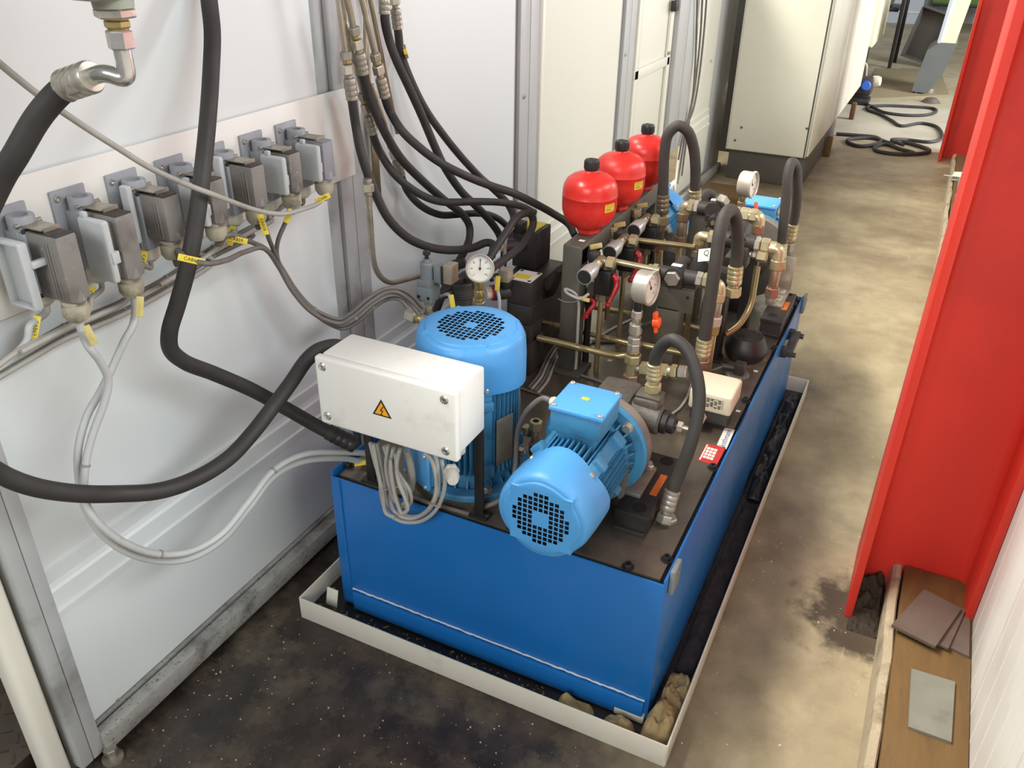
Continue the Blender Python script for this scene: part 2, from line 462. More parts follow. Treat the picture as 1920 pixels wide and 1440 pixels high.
def build(name, mb, material, parent=None, base=None, angle=32, smooth=True):
    me = bpy.data.meshes.new(name)
    if parent is not None:
        off = parent['_w'] if '_w' in parent else parent.location
        off = Vector(off)
    elif base is not None: off = Vector(base)
    else:
        xs = [v.x for v in mb.v]; ys = [v.y for v in mb.v]; zs = [v.z for v in mb.v]
        off = Vector(((min(xs)+max(xs))/2, (min(ys)+max(ys))/2, min(zs)))
    me.from_pydata([tuple(v-off) for v in mb.v], [], mb.f)
    bm = bmesh.new(); bm.from_mesh(me)
    bmesh.ops.recalc_face_normals(bm, faces=bm.faces); bm.to_mesh(me); bm.free()
    if smooth:
        me.shade_smooth(); me.set_sharp_from_angle(angle=math.radians(angle))
    mm = MATS[material] if isinstance(material, str) else material
    me.materials.append(mm)
    o = bpy.data.objects.new(name, me)
    COL.objects.link(o)
    WPOS[o.name] = off
    if parent is not None:
        o.parent = parent
    else: o.location = off
    return o
WPOS = {}
def tag(o, label, cat, group=None):
    o['label'] = label; o['category'] = cat
    if group: o['group'] = group
    return o
def thing(name, label, cat, loc, group=None):
    o = bpy.data.objects.new(name, None); COL.objects.link(o)
    o.empty_display_size = 0.03
    o.location = Vector(loc)
    return tag(o, label, cat, group)
def struct(name, loc=(0, 0, 0)):
    o = bpy.data.objects.new(name, None); COL.objects.link(o); o.location = Vector(loc); o['kind'] = 'structure'
    o.empty_display_size = 0.03
    return o
def part(name, mb, material, parent, label=None, angle=32):
    """child mesh; works for a part of an Empty and for a sub-part of a part"""
    r = parent
    off = Vector((0, 0, 0)); p = parent
    while p is not None:
        off += p.location; p = p.parent
    me_parent = parent
    o = build(name, mb, material, None, base=off, angle=angle)
    o.location = (0, 0, 0); o.parent = me_parent
    if label: o['label'] = label
    return o
def solo(name, mb, material, label, cat, group=None, base=None, angle=32):
    return tag(build(name, mb, material, None, base, angle), label, cat, group)

_TXT = {}
def text_faces(txt, size):
    k = (txt, size)
    if k not in _TXT:
        cu = bpy.data.curves.new('lettering', 'FONT'); cu.body = txt; cu.size = size
        cu.align_x = 'CENTER'; cu.align_y = 'CENTER'; cu.resolution_u = 2
        ob = bpy.data.objects.new('lettering', cu); COL.objects.link(ob)
        dg = bpy.context.evaluated_depsgraph_get()
        me = bpy.data.meshes.new_from_object(ob.evaluated_get(dg))
        _TXT[k] = ([v.co.copy() for v in me.vertices], [tuple(p.vertices) for p in me.polygons])
        bpy.data.objects.remove(ob); bpy.data.curves.remove(cu); bpy.data.meshes.remove(me)
    return _TXT[k]
def copy_tree(o, parent=None):
    c = o.copy(); COL.objects.link(c); c.parent = parent
    for ch in [q for q in o.children]: copy_tree(ch, c)
    return c
def socket_screw(mb, p, n, r=0.006, h=0.006):
    p = Vector(p); n = Vector(n).normalized()
    mb.lathe([(r*0.5, -0.001), (r*0.5, h*0.35), (r*0.55, h), (r*0.92, h), (r, h*0.85), (r, -0.001)], p, n, 14)
    mb.lathe([(0, h*0.36), (r*0.5, h*0.35)], p, n, 6)
# ================================================================== the setting
fl = MB().box((-0.5, 7.0, -0.05), (9.0, 20.0, 0.1))
o = build('floor', fl, 'concrete_floor', base=(0, 0, 0)); o['kind'] = 'structure'

# ---- enclosure wall on the left: posts, sheet panels, rails
WX = -1.345          # panel face
wl = struct('wall_left', (-1.36, 0.69, 0.0))
def wall_panel(y0, y1, material='wall_panel', x=WX, z0=0.07, z1=1.93):
    # upper sheet, Z-fold, lower sheet
    prof = [(x, z1), (x, 0.480), (x+0.007, 0.474), (x+0.008, 0.455), (x-0.010, 0.4545), (x-0.010, 0.4465), (x+0.008, 0.446), (x+0.008, 0.434), (x+0.012, 0.430), (x+0.013, 0.388), (x+0.019, 0.382), (x+0.018, 0.374), (x+0.013, 0.371), (x+0.013, z0)]
    b = MB().sheet(prof, y0, y1, 0.012)
    return part('panel', b, material, wl, angle=20)
wall_panel(0.66, 1.672)
wall_panel(1.80, 2.742)
wall_panel(2.965, 3.765, 'wall_cream', x=WX+0.012, z1=1.6)
part('panel_edge', MB().box((WX+0.012, 2.955, 0.81), (0.03, 0.035, 1.56), 0.012), 'wall_cream', wl)
# posts
def post(y0, y1, x=-1.335, z0=0.03, z1=1.6, material='post_alu', groove=True):
    b = MB()
    if groove:
        w = y1-y0
        b.box((x-0.02, y0+w*0.25, (z0+z1)/2), (0.04, w*0.48, z1-z0), 0.002)
        b.box((x-0.02, y0+w*0.75, (z0+z1)/2), (0.04, w*0.48, z1-z0), 0.002)
        b.box((x-0.024, (y0+y1)/2, (z0+z1)/2), (0.036, w*0.1, z1-z0))
    else:
        b.box((x-0.02, (y0+y1)/2, (z0+z1)/2), (0.04, y1-y0, z1-z0), 0.003)
    return part('post', b, material, wl)
post(0.635, 0.692, x=-1.283, z0=0.02, z1=1.93, material='post_dirty', groove=True)
post(1.675, 1.725, x=-1.338, z1=1.93, material='post_dirty', groove=False)
post(1.727, 1.830, x=-1.328, z1=1.93, material='post_dirty')
post(2.745, 2.778, x=-1.345, groove=False)
post(2.780, 2.940, x=-1.330)
post(3.770, 3.850, x=-1.345, groove=False)
post(3.852, 4.010, x=-1.330)
post(4.60, 4.98, x=-1.30, z0=0.40)
post(5.62, 6.08, x=-1.33)
# hinged door leaf between the posts
dl = MB().box((WX-0.004, 4.30, 1.0), (0.02, 0.58, 1.2), 0.004)
part('door_leaf', dl, 'wall_cream', wl)
db = MB()
for z, h in ((0.905, 0.045), (0.47, 0.05)):
    db.box((WX+0.014, 4.30, z), (0.016, 0.56, h), 0.004)
for y in (4.05, 4.565):
    db.box((WX+0.014, y, 1.0), (0.016, 0.055, 1.2), 0.004)
part('door_frame', db, 'wall_cream', wl)
part('hinge', MB().box((WX+0.025, 4.55, 0.945), (0.012, 0.03, 0.014), 0.003), 'zinc_dull', wl)
part('hinge', MB().box((WX+0.03, 4.55, 1.17), (0.03, 0.05, 0.05), 0.003), 'black_steel', wl)
wall_panel(4.98, 5.62, 'wall_cream', x=WX, z1=1.6)
part('panel', MB().box((WX+0.015, 5.03, 1.0), (0.03, 0.10, 1.2), 0.01), 'wall_cream', wl)
part('panel', MB().box((WX-0.008, 4.32, 0.20), (0.02, 0.7, 0.26)), 'wall_cream', wl)
# bottom rail with its ledge and slot
rb = MB()
rb.box((-1.286, 3.3, 0.045), (0.032, 5.22, 0.05), 0.003)
rb.box((-1.326, 3.3, 0.042), (0.030, 5.22, 0.05), 0.002)
rb.box((-1.303, 3.3, 0.030), (0.01, 5.22, 0.03))
part('bottom_rail', rb, 'rail_dirty', wl)
rl = MB()
rl.box((-1.35, 3.3, 0.115), (0.03, 5.2, 0.05))
part('kick_strip', rl, 'wall_panel', wl)
# screws in posts, folds and panels
sc = MB(); socket_screw(sc, (0, 0, 0), (1, 0, 0), 0.0085, 0.005)
scr0 = None
def wall_screw(p):
    global scr0
    if scr0 is None:
        scr0 = part('screw', sc, 'steel_bright', wl)
        scr0.location = Vector(p)-wl.location
        # mesh was built around the wall origin: shift it so the screw head sits at the object's origin
        for v in scr0.data.vertices: v.co += wl.location
    else:
        c = scr0.copy(); COL.objects.link(c); c.parent = wl; c.location = Vector(p)-wl.location
for p in [PX(93, 1086, x=-1.338), PX(411, 857, x=-1.338), PX(982, 181, x=-1.33), PX(1172, 102, x=-1.33), PX(218, 1313, x=-1.325), PX(1333, 114, x=-1.33)]:
    wall_screw(p)
part('hole', MB().cyl(PX(171, 1181, x=-1.3255), PX(171, 1181, x=-1.3255)+Vector((0.001, 0, 0)), 0.0045, n=12), 'hole_shade_black', wl)  # black disc giving the look of a dark drilled opening
# levelling foot under the rail
ft = MB(); fp = PX(219, 1412, z=0.03); fp.x -= 0.02
ft.hexa((fp.x, fp.y, 0.02), (fp.x, fp.y, 0.034), 0.014); ft.cyl((fp.x, fp.y, 0.0), (fp.x, fp.y, 0.022), 0.008); ft.cyl((fp.x, fp.y, 0.0), (fp.x, fp.y, 0.006), 0.022)
part('levelling_foot', ft, 'zinc_dull', wl)
# end sheet of the enclosure beside the corner post
part('end_sheet', MB().box((-1.325, 0.605, 1.0), (0.05, 0.05, 2.0), 0.018, seg=4), 'wall_cream', wl)
part('shade_roof', MB().box((-2.05, 1.68, 1.922), (1.38, 2.14, 0.012)), 'wall_panel', wl)  # unseen roof, added to keep lamp light off the tread plate
# tread plate inside the enclosure
tp = struct('trim_1', (-1.9, 0.4, 0.0))
part('tread_plate', MB().box((-1.92, 0.45, 0.03), (1.08, 1.5, 0.06), 0.004), 'tread_steel', tp)
tb = MB()
for i in range(26):
    for j in range(36):
        x = -1.40-i*0.036; y = 1.15-j*0.036
        a = 0.7 if (i+j) % 2 else -0.7
        tb.box((0, 0, 0.0605), (0.026, 0.006, 0.002), M=T(x, y, 0) @ RZ(a))
ob = part('tread_bars', tb, 'tread_steel', tp); ob['kind'] = 'stuff'

# ---- right side: sandwich-panel wall, red steel columns
wr = struct('wall_right', (0.40, 2.0, 0.0))
for k in range(9):
    y0 = -1.6+k*0.4
    part('panel', MB().box((0.383, y0+0.17, 0.625), (0.05, 0.399, 1.25), 0.0015), 'board_white', wr)
gr = MB()
for k in range(43):
    gr.box((0.3582, -1.57+k*0.08, 0.625), (0.0012, 0.006, 1.25))
g = part('groove_beads', gr, 'board_white', wr)
part('panel', MB().box((0.397, 4.50, 0.625), (0.05, 4.9, 1.25)), 'board_white', wr)

def red_column(y, label):
    x0, x1 = 0.080, 0.357
    t = thing('steel_column', label, 'column', ((x0+x1)/2, y, 0), 'red steel columns along the passage')
    hw = 0.155
    part('flange', MB().box((x0+0.0095, y, 1.6), (0.019, 2*hw, 3.2), 0.002), 'red_paint', t)
    part('flange', MB().box((x1-0.0095, y, 1.6), (0.019, 2*hw, 3.2), 0.002), 'red_paint', t)
    w = MB(); r = 0.027; n = 6
    poly = [(x0+0.018, -0.0055-r)]
    for k in range(n+1):
        a = PI-(PI/2)*k/n
        poly.append((x0+0.018+r+r*math.cos(a), -0.0055-r+r*math.sin(a)))
    for k in range(n+1):
        a = PI/2-(PI/2)*k/n
        poly.append((x1-0.018-r+r*math.cos(a), -0.0055-r+r*math.sin(a)))
    poly += [(x1-0.018, 0.0055+r)]
    for k in range(n+1):
        a = -(PI/2)*k/n
        poly.append((x1-0.018-r+r*math.cos(a), 0.0055+r+r*math.sin(a)))
    for k in range(n+1):
        a = -PI/2-(PI/2)*k/n
        poly.append((x0+0.018+r+r*math.cos(a), 0.0055+r+r*math.sin(a)))
    w.prism(poly, 0, 3.2, T(0, y, 0))
    part('web', w, 'red_paint', t)
    return t
red_column(2.002, 'red steel H column standing beside the brown plates on the plank')
red_column(7.14, 'red steel H column standing beside the coiled black cable')

# kerb, planks, loose plates
kb = MB()
n = 60; prof = [(0.166, 0.0), (0.166, 0.070), (0.170, 0.092), (0.178, 0.100), (0.188, 0.100), (0.192, 0.095), (0.192, 0)]
vs = []; fs = []
for i in range(n+1):
    y = 0.6+(6.85-0.6)*i/n
    wob = 0.0025*math.sin(y*9.0)+0.002*math.sin(y*23+1)
    for (x, z) in prof: vs.append((x+wob*(z > 0.01), y, z+(wob*0.8 if z > 0.04 else 0)))
q = len(prof)
for i in range(n):
    for j in range(q-1): fs.append((i*q+j, i*q+j+1, (i+1)*q+j+1, (i+1)*q+j))
fs += [tuple(range(q)), tuple(n*q+j for j in range(q))]
solo('kerb', MB().add(vs, fs), 'kerb_paint', 'rough whitish kerb strip running along the plank beside the passage', 'kerb')
solo('wooden_plank', MB().box((0.2755, 1.25, 0.054), (0.162, 1.48, 0.108), 0.003), 'wood_plank', 'brown wooden plank with four loose plates lying on it', 'plank', 'planks behind the kerb')
solo('wooden_plank', MB().box((0.2755, 4.42, 0.054), (0.162, 4.78, 0.108), 0.003), 'wood_plank', 'long dusty wooden plank running between the two red columns', 'plank', 'planks behind the kerb')
def loose_plate(pix, z, th, material, label, group=None):
    P = [PX(a, b, z=z+th) for a, b in pix]
    b = MB(); b.prism([(p.x, p.y) for p in P], z, z+th)
    return solo('metal_plate', b, material, label, 'plate', group)
loose_plate([(1709, 1253), (1703, 1362), (1784, 1391), (1791, 1278)], 0.108, 0.007, 'plate_grey', 'pale grey rectangular plate lying alone on the plank', 'loose plates on the plank')
loose_plate([(1750, 1124), (1722, 1184), (1817, 1231), (1819, 1160)], 0.108, 0.007, 'plate_brown', 'brown plate at the bottom of the fanned stack, against the wall', 'loose plates on the plank')
loose_plate([(1734, 1114), (1687, 1172), (1778, 1216), (1811, 1143)], 0.115, 0.006, 'plate_brown', 'brown plate in the middle of the fanned stack of three', 'loose plates on the plank')
loose_plate([(1733, 1104), (1672, 1171), (1754, 1212), (1803, 1141)], 0.121, 0.008, 'plate_brown', 'brown plate on top of the fanned stack of three', 'loose plates on the plank')
# bits of rubbish on the far plank
pb = PX(1800, 335, z=0.11)
pp = MB()
pp.prism([(-0.06, -0.05), (0.05, -0.06), (0.07, 0.05), (-0.04, 0.06)], 0, 0.003, T(pb.x, pb.y, 0.124) @ RX(0.25) @ RY(-0.15))
pp.prism([(-0.06, -0.04), (0.05, -0.05), (0.02, 0.05)], 0, 0.003, T(pb.x-0.04, pb.y-0.03, 0.124) @ RX(-0.3))
solo('paper_scrap', pp, 'sticker_white', 'crumpled whitish paper scrap lying on the plank behind the red column', 'paper')
rod = MB(); a = PX(1800, 338, z=0.13); b = PX(1797, 366, z=0.13)
rod.cyl(a, b, 0.012, n=12); rod.cyl(b, b+(b-a).normalized()*0.12, 0.02, n=12)
solo('metal_rod', rod, 'zinc_dull', 'short grey metal rod with a dark end lying near the paper scrap', 'rod')

# heap of dirt at the column foot
from mathutils import noise as dnoise
vs = []; fs = []; nn = 34
for i in range(nn):
    for j in range(nn):
        x = 0.092+0.073*i/(nn-1); y = 1.80+0.195*j/(nn-1)
        u = min(1.0, (y-1.80)/0.16); e = min(1.0, 6*min(i, nn-1-i)/(nn-1)+0.25)
        z = 0.062*u**1.3*(0.8+0.5*dnoise.noise(Vector((x*40, y*40, 0))))*e+0.008*dnoise.noise(Vector((x*120, y*120, 3)))
        vs.append((x, y, max(0.001, z)))
for i in range(nn-1):
    for j in range(nn-1): fs.append((i*nn+j, (i+1)*nn+j, (i+1)*nn+j+1, i*nn+j+1))
ob = solo('dirt_heap', MB().add(vs, fs), 'dirt_brown', 'dark heap of dirt and grit piled against the red column foot', 'dirt', angle=60)
ob['kind'] = 'stuff'
# ================================================================== drip tray and tank
TZ = 0.42     # top of the tank's side sheets
PZ = 0.412    # tank cover plate
tx0, tx1, ty0, ty1 = -1.170, -0.205, 1.206, 2.985
tr = thing('drip_tray', 'shallow whitish steel drip tray lying under the blue tank', 'tray', ((tx0+tx1)/2, (ty0+ty1)/2, 0))
part('tray_floor', MB().box(((tx0+tx1)/2, (ty0+ty1)/2, 0.005), (tx1-tx0-0.004, ty1-ty0-0.004, 0.006)), 'tray_oil', tr)
for c, d in ((((tx0+tx1)/2, ty0, 0.033), (tx1-tx0, 0.004, 0.066)), (((tx0+tx1)/2, ty1, 0.033), (tx1-tx0, 0.004, 0.066)),
             ((tx0, (ty0+ty1)/2, 0.033), (0.004, ty1-ty0, 0.066)), ((tx1, (ty0+ty1)/2, 0.033), (0.004, ty1-ty0, 0.066))):
    part('rim', MB().box(c, d, 0.001), 'tray_white', tr)
gp = MB(); gp.box((0, 0, 0), (0.034, 0.003, 0.05), 0.001, M=T(-1.112, 1.262, 0.045) @ RX(-0.25))
part('corner_gusset', gp, 'tray_white', tr)

bx0, bx1, by0, by1 = -1.100, -0.274, 1.292, 2.925
tk = thing('hydraulic_tank', 'blue sheet-steel hydraulic tank standing in the drip tray', 'tank', ((bx0+bx1)/2, (by0+by1)/2, 0.008))
part('front_sheet', MB().box(((bx0+bx1)/2, by0+0.0025, 0.2135), (bx1-bx0, 0.005, 0.397), 0.0012), 'tank_blue', tk)
part('back_sheet', MB().box(((bx0+bx1)/2, by1-0.0025, 0.2135), (bx1-bx0, 0.005, 0.397), 0.0012), 'tank_blue', tk)
part('side_sheet', MB().box((bx1-0.0025, (by0+by1)/2, 0.2175), (0.005, by1-by0-0.011, 0.405), 0.0012), 'tank_blue', tk)
part('side_sheet', MB().box((bx0+0.0025, (by0+by1)/2, 0.2195), (0.005, by1-by0-0.011, 0.409), 0.0012), 'tank_blue', tk)
# weld seam and foot strip along the front
ws = MB(); pts = []
rnd = random.Random(3)
for i in range(90): pts.append((bx0+0.035+(bx1-bx0-0.045)*i/89, by0-0.0015, 0.072+rnd.uniform(-.0012, .0012)))
ws.tube(pts, [0.0018+rnd.uniform(0, .0012) for _ in range(90)], n=8)
part('weld_seam', ws, 'door_blue', tk)  # pale blue paints in the thin highlight along the weld
part('foot_strip', MB().box(((bx0+bx1)/2+0.015, by0-0.006, 0.040), (bx1-bx0-0.05, 0.012, 0.055), 0.002), 'tank_blue', tk)
part('foot_pad', MB().box((bx1-0.04, by0-0.004, 0.020), (0.07, 0.018, 0.022), 0.003), 'tray_white', tk)
part('corner_bead', MB().tube([(bx0+0.026, by0-0.001, 0.41), (bx0+0.027, by0-0.001, 0.09)], 0.003, 8), 'tank_blue', tk)
# cover plate
part('cover_plate', MB().box(((bx0+bx1)/2, (by0+by1)/2+0.004, PZ-0.006), (bx1-bx0-0.030, by1-by0-0.022, 0.012), 0.0015), 'top_steel', tk)
part('cover_gap_strip', MB().box(((bx0+bx1)/2, (by0+by1)/2, PZ-0.020), (bx1-bx0-0.012, by1-by0-0.012, 0.014)), 'rubber', tk)  # black strip put in for the shade of the gap round the cover
# lugs on the side sheet
def lug(y, yaw=0):
    b = MB(); b.box((bx1+0.006, y, 0.398), (0.012, 0.050, 0.062), 0.004)
    b.cyl((bx1, y, 0.412), (bx1+0.014, y, 0.412), 0.007)
    part('lifting_lug', b, 'machine_grey', tk)
lug(1.345); lug(2.905)
# level/handle bracket on the far side
hb = MB(); hy = 2.61
hb.box((bx1+0.022, hy, 0.375), (0.026, 0.16, 0.026), 0.003); hb.box((bx1+0.008, hy+0.07, 0.375), (0.02, 0.022, 0.035), 0.003)
hb.box((bx1+0.008, hy-0.07, 0.375), (0.02, 0.022, 0.035), 0.003); hb.cyl((bx1+0.03, hy+0.07, 0.375), (bx1+0.046, hy+0.07, 0.375), 0.009); hb.cyl((bx1+0.03, hy-0.06, 0.365), (bx1+0.045, hy-0.06, 0.365), 0.008)
part('side_bracket', hb, 'dark_plastic', tk)
# cover bolts
cb = MB(); socket_screw(cb, (0, 0, 0), (0, 0, 1), 0.0085, 0.011)
cb.lathe([(0.0135, 0.0), (0.0135, 0.0018), (0.006, 0.0018)], (0, 0, 0), (0, 0, 1), 16)
bolt0 = None
for (x, y) in [(-0.36, 1.312), (-0.295, 1.371), (-0.294, 1.744), (-0.295, 2.104), (-0.287, 2.468), (-0.291, 2.832), (-0.30, 2.895), (-0.63, 1.318), (-1.085, 1.345), (-1.07, 1.82)]:
    loc = Vector((x, y, PZ))-tk.location
    if bolt0 is None:
        for i, v in enumerate(cb.v): cb.v[i] = v+tk.location
        bolt0 = part('cover_bolt', cb, 'black_steel', tk); bolt0.location = loc
    else:
        c = bolt0.copy(); COL.objects.link(c); c.parent = tk; c.location = loc
# stickers on the cover plate
def on_plate(pix, name, material, parent, lift=0.0006):
    P = [PX(a, b, z=PZ+lift) for a, b in pix]
    b = MB(); b.prism([(p.x, p.y) for p in P], PZ-0.0002, PZ+lift)
    return part(name, b, material, parent)
rs = on_plate([(1325, 832), (1361, 839), (1343, 874), (1308, 862)], 'data_sticker', 'sticker_red', tk)
P0 = PX(1309, 863, z=PZ); PU = PX(1325, 832, z=PZ)-P0; PR = PX(1343, 873, z=PZ)-P0
def on_red(u0, u1, v0, v1, h):
    return [P0+PR*u+PU*v+Vector((0, 0, h)) for u, v in ((u0, v0), (u1, v0), (u1, v1), (u0, v1))]
wb = MB()
for u0, u1 in ((0.14, 0.30), (0.33, 0.50), (0.53, 0.70)):
    for k in range(4):
        v0 = 0.2+0.17*k
        wb.add(on_red(u0, u1, v0, v0+0.13, 0.0009), [(0, 1, 2, 3)])
wb.add(on_red(0.03, 0.10, 0.05, 0.95, 0.0009), [(0, 1, 2, 3)])
part('data_fields', wb, 'sticker_white', rs)
ksx = on_plate([(1359, 802), (1378, 806), (1362, 842), (1344, 834)], 'maker_sticker', 'sticker_white', tk)
kt = MB()
kc = PX(1361, 821, z=PZ+0.0011)
d1 = (PX(1368, 805, z=PZ)-PX(1353, 838, z=PZ)); ang = math.atan2(d1.y, d1.x)
vsx, fsx = text_faces('kothmann', 0.0215)
kt.add(vsx, fsx, T(kc.x, kc.y, PZ+0.0010) @ RZ(ang))
part('lettering', kt, 'ink_blue', ksx)
for i, (a, b) in enumerate([(1417, 696), (1384, 771), (1143, 676), (1092, 453)][:3]):
    c = PX(a, b, z=PZ)
    part('number_sticker', MB().box((c.x, c.y, PZ+0.0004), (0.012, 0.010, 0.0008)), 'sticker_white', tk)

# oily rags in the tray
from mathutils import noise as mnoise
def rag(name, path, w, material, label, seed, hgt=0.05, cat='rag'):
    b = MB(); cols = 26; vs = []; fs = []
    P = spline(path, 26); rows = len(P)-1; o3 = Vector((seed*3.7, seed*1.3, seed*5.1))
    for i, p in enumerate(P):
        t = (P[min(i+1, rows)]-P[max(i-1, 0)]).normalized(); s = Vector((-t.y, t.x, 0)).normalized(); u = i/rows
        ends = min(1.0, (max(0.0, 4*min(u, 1-u)))**0.5+0.12)
        for k in range(cols+1):
            c = 2*k/cols-1
            wob = 1+0.25*mnoise.noise(Vector((u*5, c*1.2, 0))+o3)
            q = p+s*(c*w*wob*(0.55+0.45*ends))
            f = (1-abs(c)**3)**0.6 if abs(c) < 1 else 0.0
            n1 = mnoise.noise(Vector((q.x*22, q.y*22, 0.3))+o3); n2 = 1-abs(mnoise.noise(Vector((q.x*42, q.y*36, 1.7))+o3)); n3 = mnoise.noise(Vector((q.x*95, q.y*95, 4))+o3)
            z = hgt*ends*f*(0.62+0.45*n1+0.35*(n2-0.7)+0.08*n3)
            x = q.x
            if path[0][0] > -0.29 and path[0][1] > 1.3:
                x = min(x, tx1-0.005)
                if q.y > by0-0.002: x = max(x, bx1+0.014)
            vs.append((x, q.y, 0.010+max(0.0, z)))
    c = cols+1
    for i in range(rows):
        for k in range(cols): fs.append((i*c+k, i*c+k+1, (i+1)*c+k+1, (i+1)*c+k))
    b.add(vs, fs)
    return solo(name, b, material, label, cat, 'oily rags in the drip tray', angle=80)
rag('oily_rag', [(-0.240, 1.44, 0), (-0.238, 1.36, 0), (-0.238, 1.27, 0), (-0.25, 1.225, 0)], 0.036, 'rag_tan', 'crumpled tan oily rag in the tray corner beside the tank', 1, 0.075)
rag('oily_rag', [(-0.47, 1.243, 0), (-0.43, 1.244, 0), (-0.385, 1.243, 0)], 0.020, 'rag_tan', 'small tan oily rag lying in front of the tank', 2, 0.045)
rag('oily_rag', [(-0.36, 1.244, 0), (-0.32, 1.246, 0), (-0.29, 1.240, 0)], 0.020, 'rag_tan', 'little yellowish oily rag beside the tank foot in the tray', 5, 0.040)
rag('absorbent_mat', [(-0.238, 2.20, 0), (-0.240, 1.95, 0), (-0.238, 1.70, 0), (-0.238, 1.46, 0)], 0.030, 'rag_dark', 'long dark oil-soaked absorbent cloth lying beside the tank', 3, 0.022, 'cloth')
rag('bin_bag', [(-0.240, 2.96, 0), (-0.240, 2.78, 0), (-0.236, 2.55, 0), (-0.240, 2.36, 0), (-0.238, 2.22, 0)], 0.032, 'rag_black', 'crumpled black plastic sheet stuffed between the tank and tray rim', 4, 0.055, 'plastic')
rd = random.Random(11)
sw = MB()
for _ in range(160):
    x = rd.uniform(tx0+0.01, -0.5); y = rd.uniform(ty0+0.012, by0-0.02) if rd.random() < 0.8 else rd.uniform(1.3, 1.9)
    if y > 1.29: x = rd.uniform(tx0+0.01, bx0-0.012)
    s = rd.uniform(0.003, 0.009)
    sw.box((0, 0, 0), (s, s*0.35, 0.002), M=T(x, y, 0.0095) @ RZ(rd.uniform(0, 3)) @ RX(rd.uniform(-.2, .2)))
ob = solo('swarf', sw, 'rag_tan', 'scattered swarf and grit lying in the oily tray', 'debris'); ob['kind'] = 'stuff'
gs = MB()
for _ in range(260):
    y = rd.uniform(0.6, 2.2)
    x = rd.uniform(-0.2, 0.16) if rd.random() < 0.35 else rd.uniform(-1.24, -0.22)
    if x < -0.19 and y > 1.18: y = rd.uniform(0.65, 1.18)
    s = rd.uniform(0.0008, 0.0026)
    gs.box((0, 0, 0), (s*1.5, s, s), M=T(x, y, s*0.45) @ RZ(rd.uniform(0, 3)))
ob = solo('floor_grit', gs, 'debris', 'pale grit and chips scattered on the floor', 'debris'); ob['kind'] = 'stuff'
# ================================================================== electric motors
def superr(th, R, k):
    """rounded, slightly squared outline"""
    c, s = abs(math.cos(th)), abs(math.sin(th)); p = 2+k
    return R/((c**p+s**p)**(1.0/p))
def fan_cover(t, M, z0, z1, R, pitch, N, lobes=0.06, face_r=0.83, material='motor_cover'):
    """cowl from z0 (open end) to the grille at z1"""
    hb = 0.24*pitch; half = N*pitch/2
    xs = []
    for i in range(N):
        xs += [-half+i*pitch, -half+i*pitch+hb]
    xs += [half, half+hb]
    xs = [x-hb/2 for x in xs]
    K = len(xs); cx = (N-1)/2.0
    vs = []; fs = []
    idx = {}
    for i in range(K):
        for j in range(K):
            idx[i, j] = len(vs); vs.append((xs[i], xs[j], z1))
    for i in range(K-1):
        for j in range(K-1):
            hole = False
            if i % 2 == 1 and j % 2 == 1:
                ci, cj = (i-1)/2-cx, (j-1)/2-cx
                rr = math.hypot(ci, cj)
                if rr <= cx+0.25 and not (abs(ci) <= 1.05 and abs(cj) <= 1.05): hole = True
            if not hole: fs.append((idx[i, j], idx[i+1, j], idx[i+1, j+1], idx[i, j+1]))
    per = [idx[i, 0] for i in range(K-1)]+[idx[K-1, j] for j in range(K-1)]+[idx[i, K-1] for i in range(K-1, 0, -1)]+[idx[0, j] for j in range(K-1, 0, -1)]
    angs = [math.atan2(vs[q][1], vs[q][0]) for q in per]
    n = len(per)
    pr_ = [math.hypot(vs[q][0], vs[q][1]) for q in per]
    def ring(rad, z, k, lob, floor_r=0):
        out = []
        for a in angs:
            r = superr(a, rad, k)*(1+lob*math.cos(4*a)*0.5)
            if floor_r: r = max(r, pr_[len(out)]*floor_r)
            out.append(len(vs)); vs.append((r*math.cos(a), r*math.sin(a), z))
        return out
    h = z1-z0
    rings = [per, ring(R*face_r*0.97, z1, 0.0, 0.02, 1.012), ring(R*face_r*1.0, z1-0.001, 0.0, 0.03, 1.03), ring(R*face_r*1.015, z1-0.0035, 0.0, 0.03, 1.04), ring(R*0.90, z1-0.004, 0.1, 0.05, 1.06), ring(R*0.945, z1-0.009, 0.15, 0.06), ring(R*0.985, z1-0.022, 0.15, lobes),
             ring(R*1.01, z1-h*0.5, 0.1, lobes), ring(R*1.01, z0+h*0.25, 0.0, lobes*1.9), ring(R*1.005, z0+0.004, 0.0, lobes*2.2), ring(R*1.0, z0, 0.0, lobes*2.2), ring(R-0.003, z0, 0.0, lobes*2.2), ring(R*0.96, z1-h*0.55, 0.0, lobes), ring(R*0.9, z1-0.014, 0.1, lobes*0.8)]
    for A, B in zip(rings, rings[1:]):
        for i in range(n):
            j = (i+1) % n
            fs.append((A[i], A[j], B[j], B[i]))
    b = MB(M); b.add(vs, fs)
    fc = part('fan_cover', b, material, t, angle=50)
    f = MB(M)
    f.lathe([(0, z1-0.012), (0.022, z1-0.012), (0.022, z1-0.02), (R*0.86, z1-0.021), (R*0.86, z1-0.024), (0, z1-0.024)], n=40)
    for k in range(7):
        f.box((R*0.45, 0, z1-0.018), (R*0.7, 0.003, 0.008), M=RZ(2*PI*k/7))
    part('fan_wheel', f, 'black_plastic', t)
    for a in (PI/4, 3*PI/4, 5*PI/4, 7*PI/4):
        s = MB(M)
        rr = R*(1-lobes*1.02)
        s.lathe([(0.0, 0.004), (0.004, 0.004), (0.006, 0.002), (0.006, -0.004)], (rr*math.cos(a), rr*math.sin(a), z0+0.012), (math.cos(a), math.sin(a), 0), 12)
        part('cover_screw', s, 'zinc', t)
    return fc

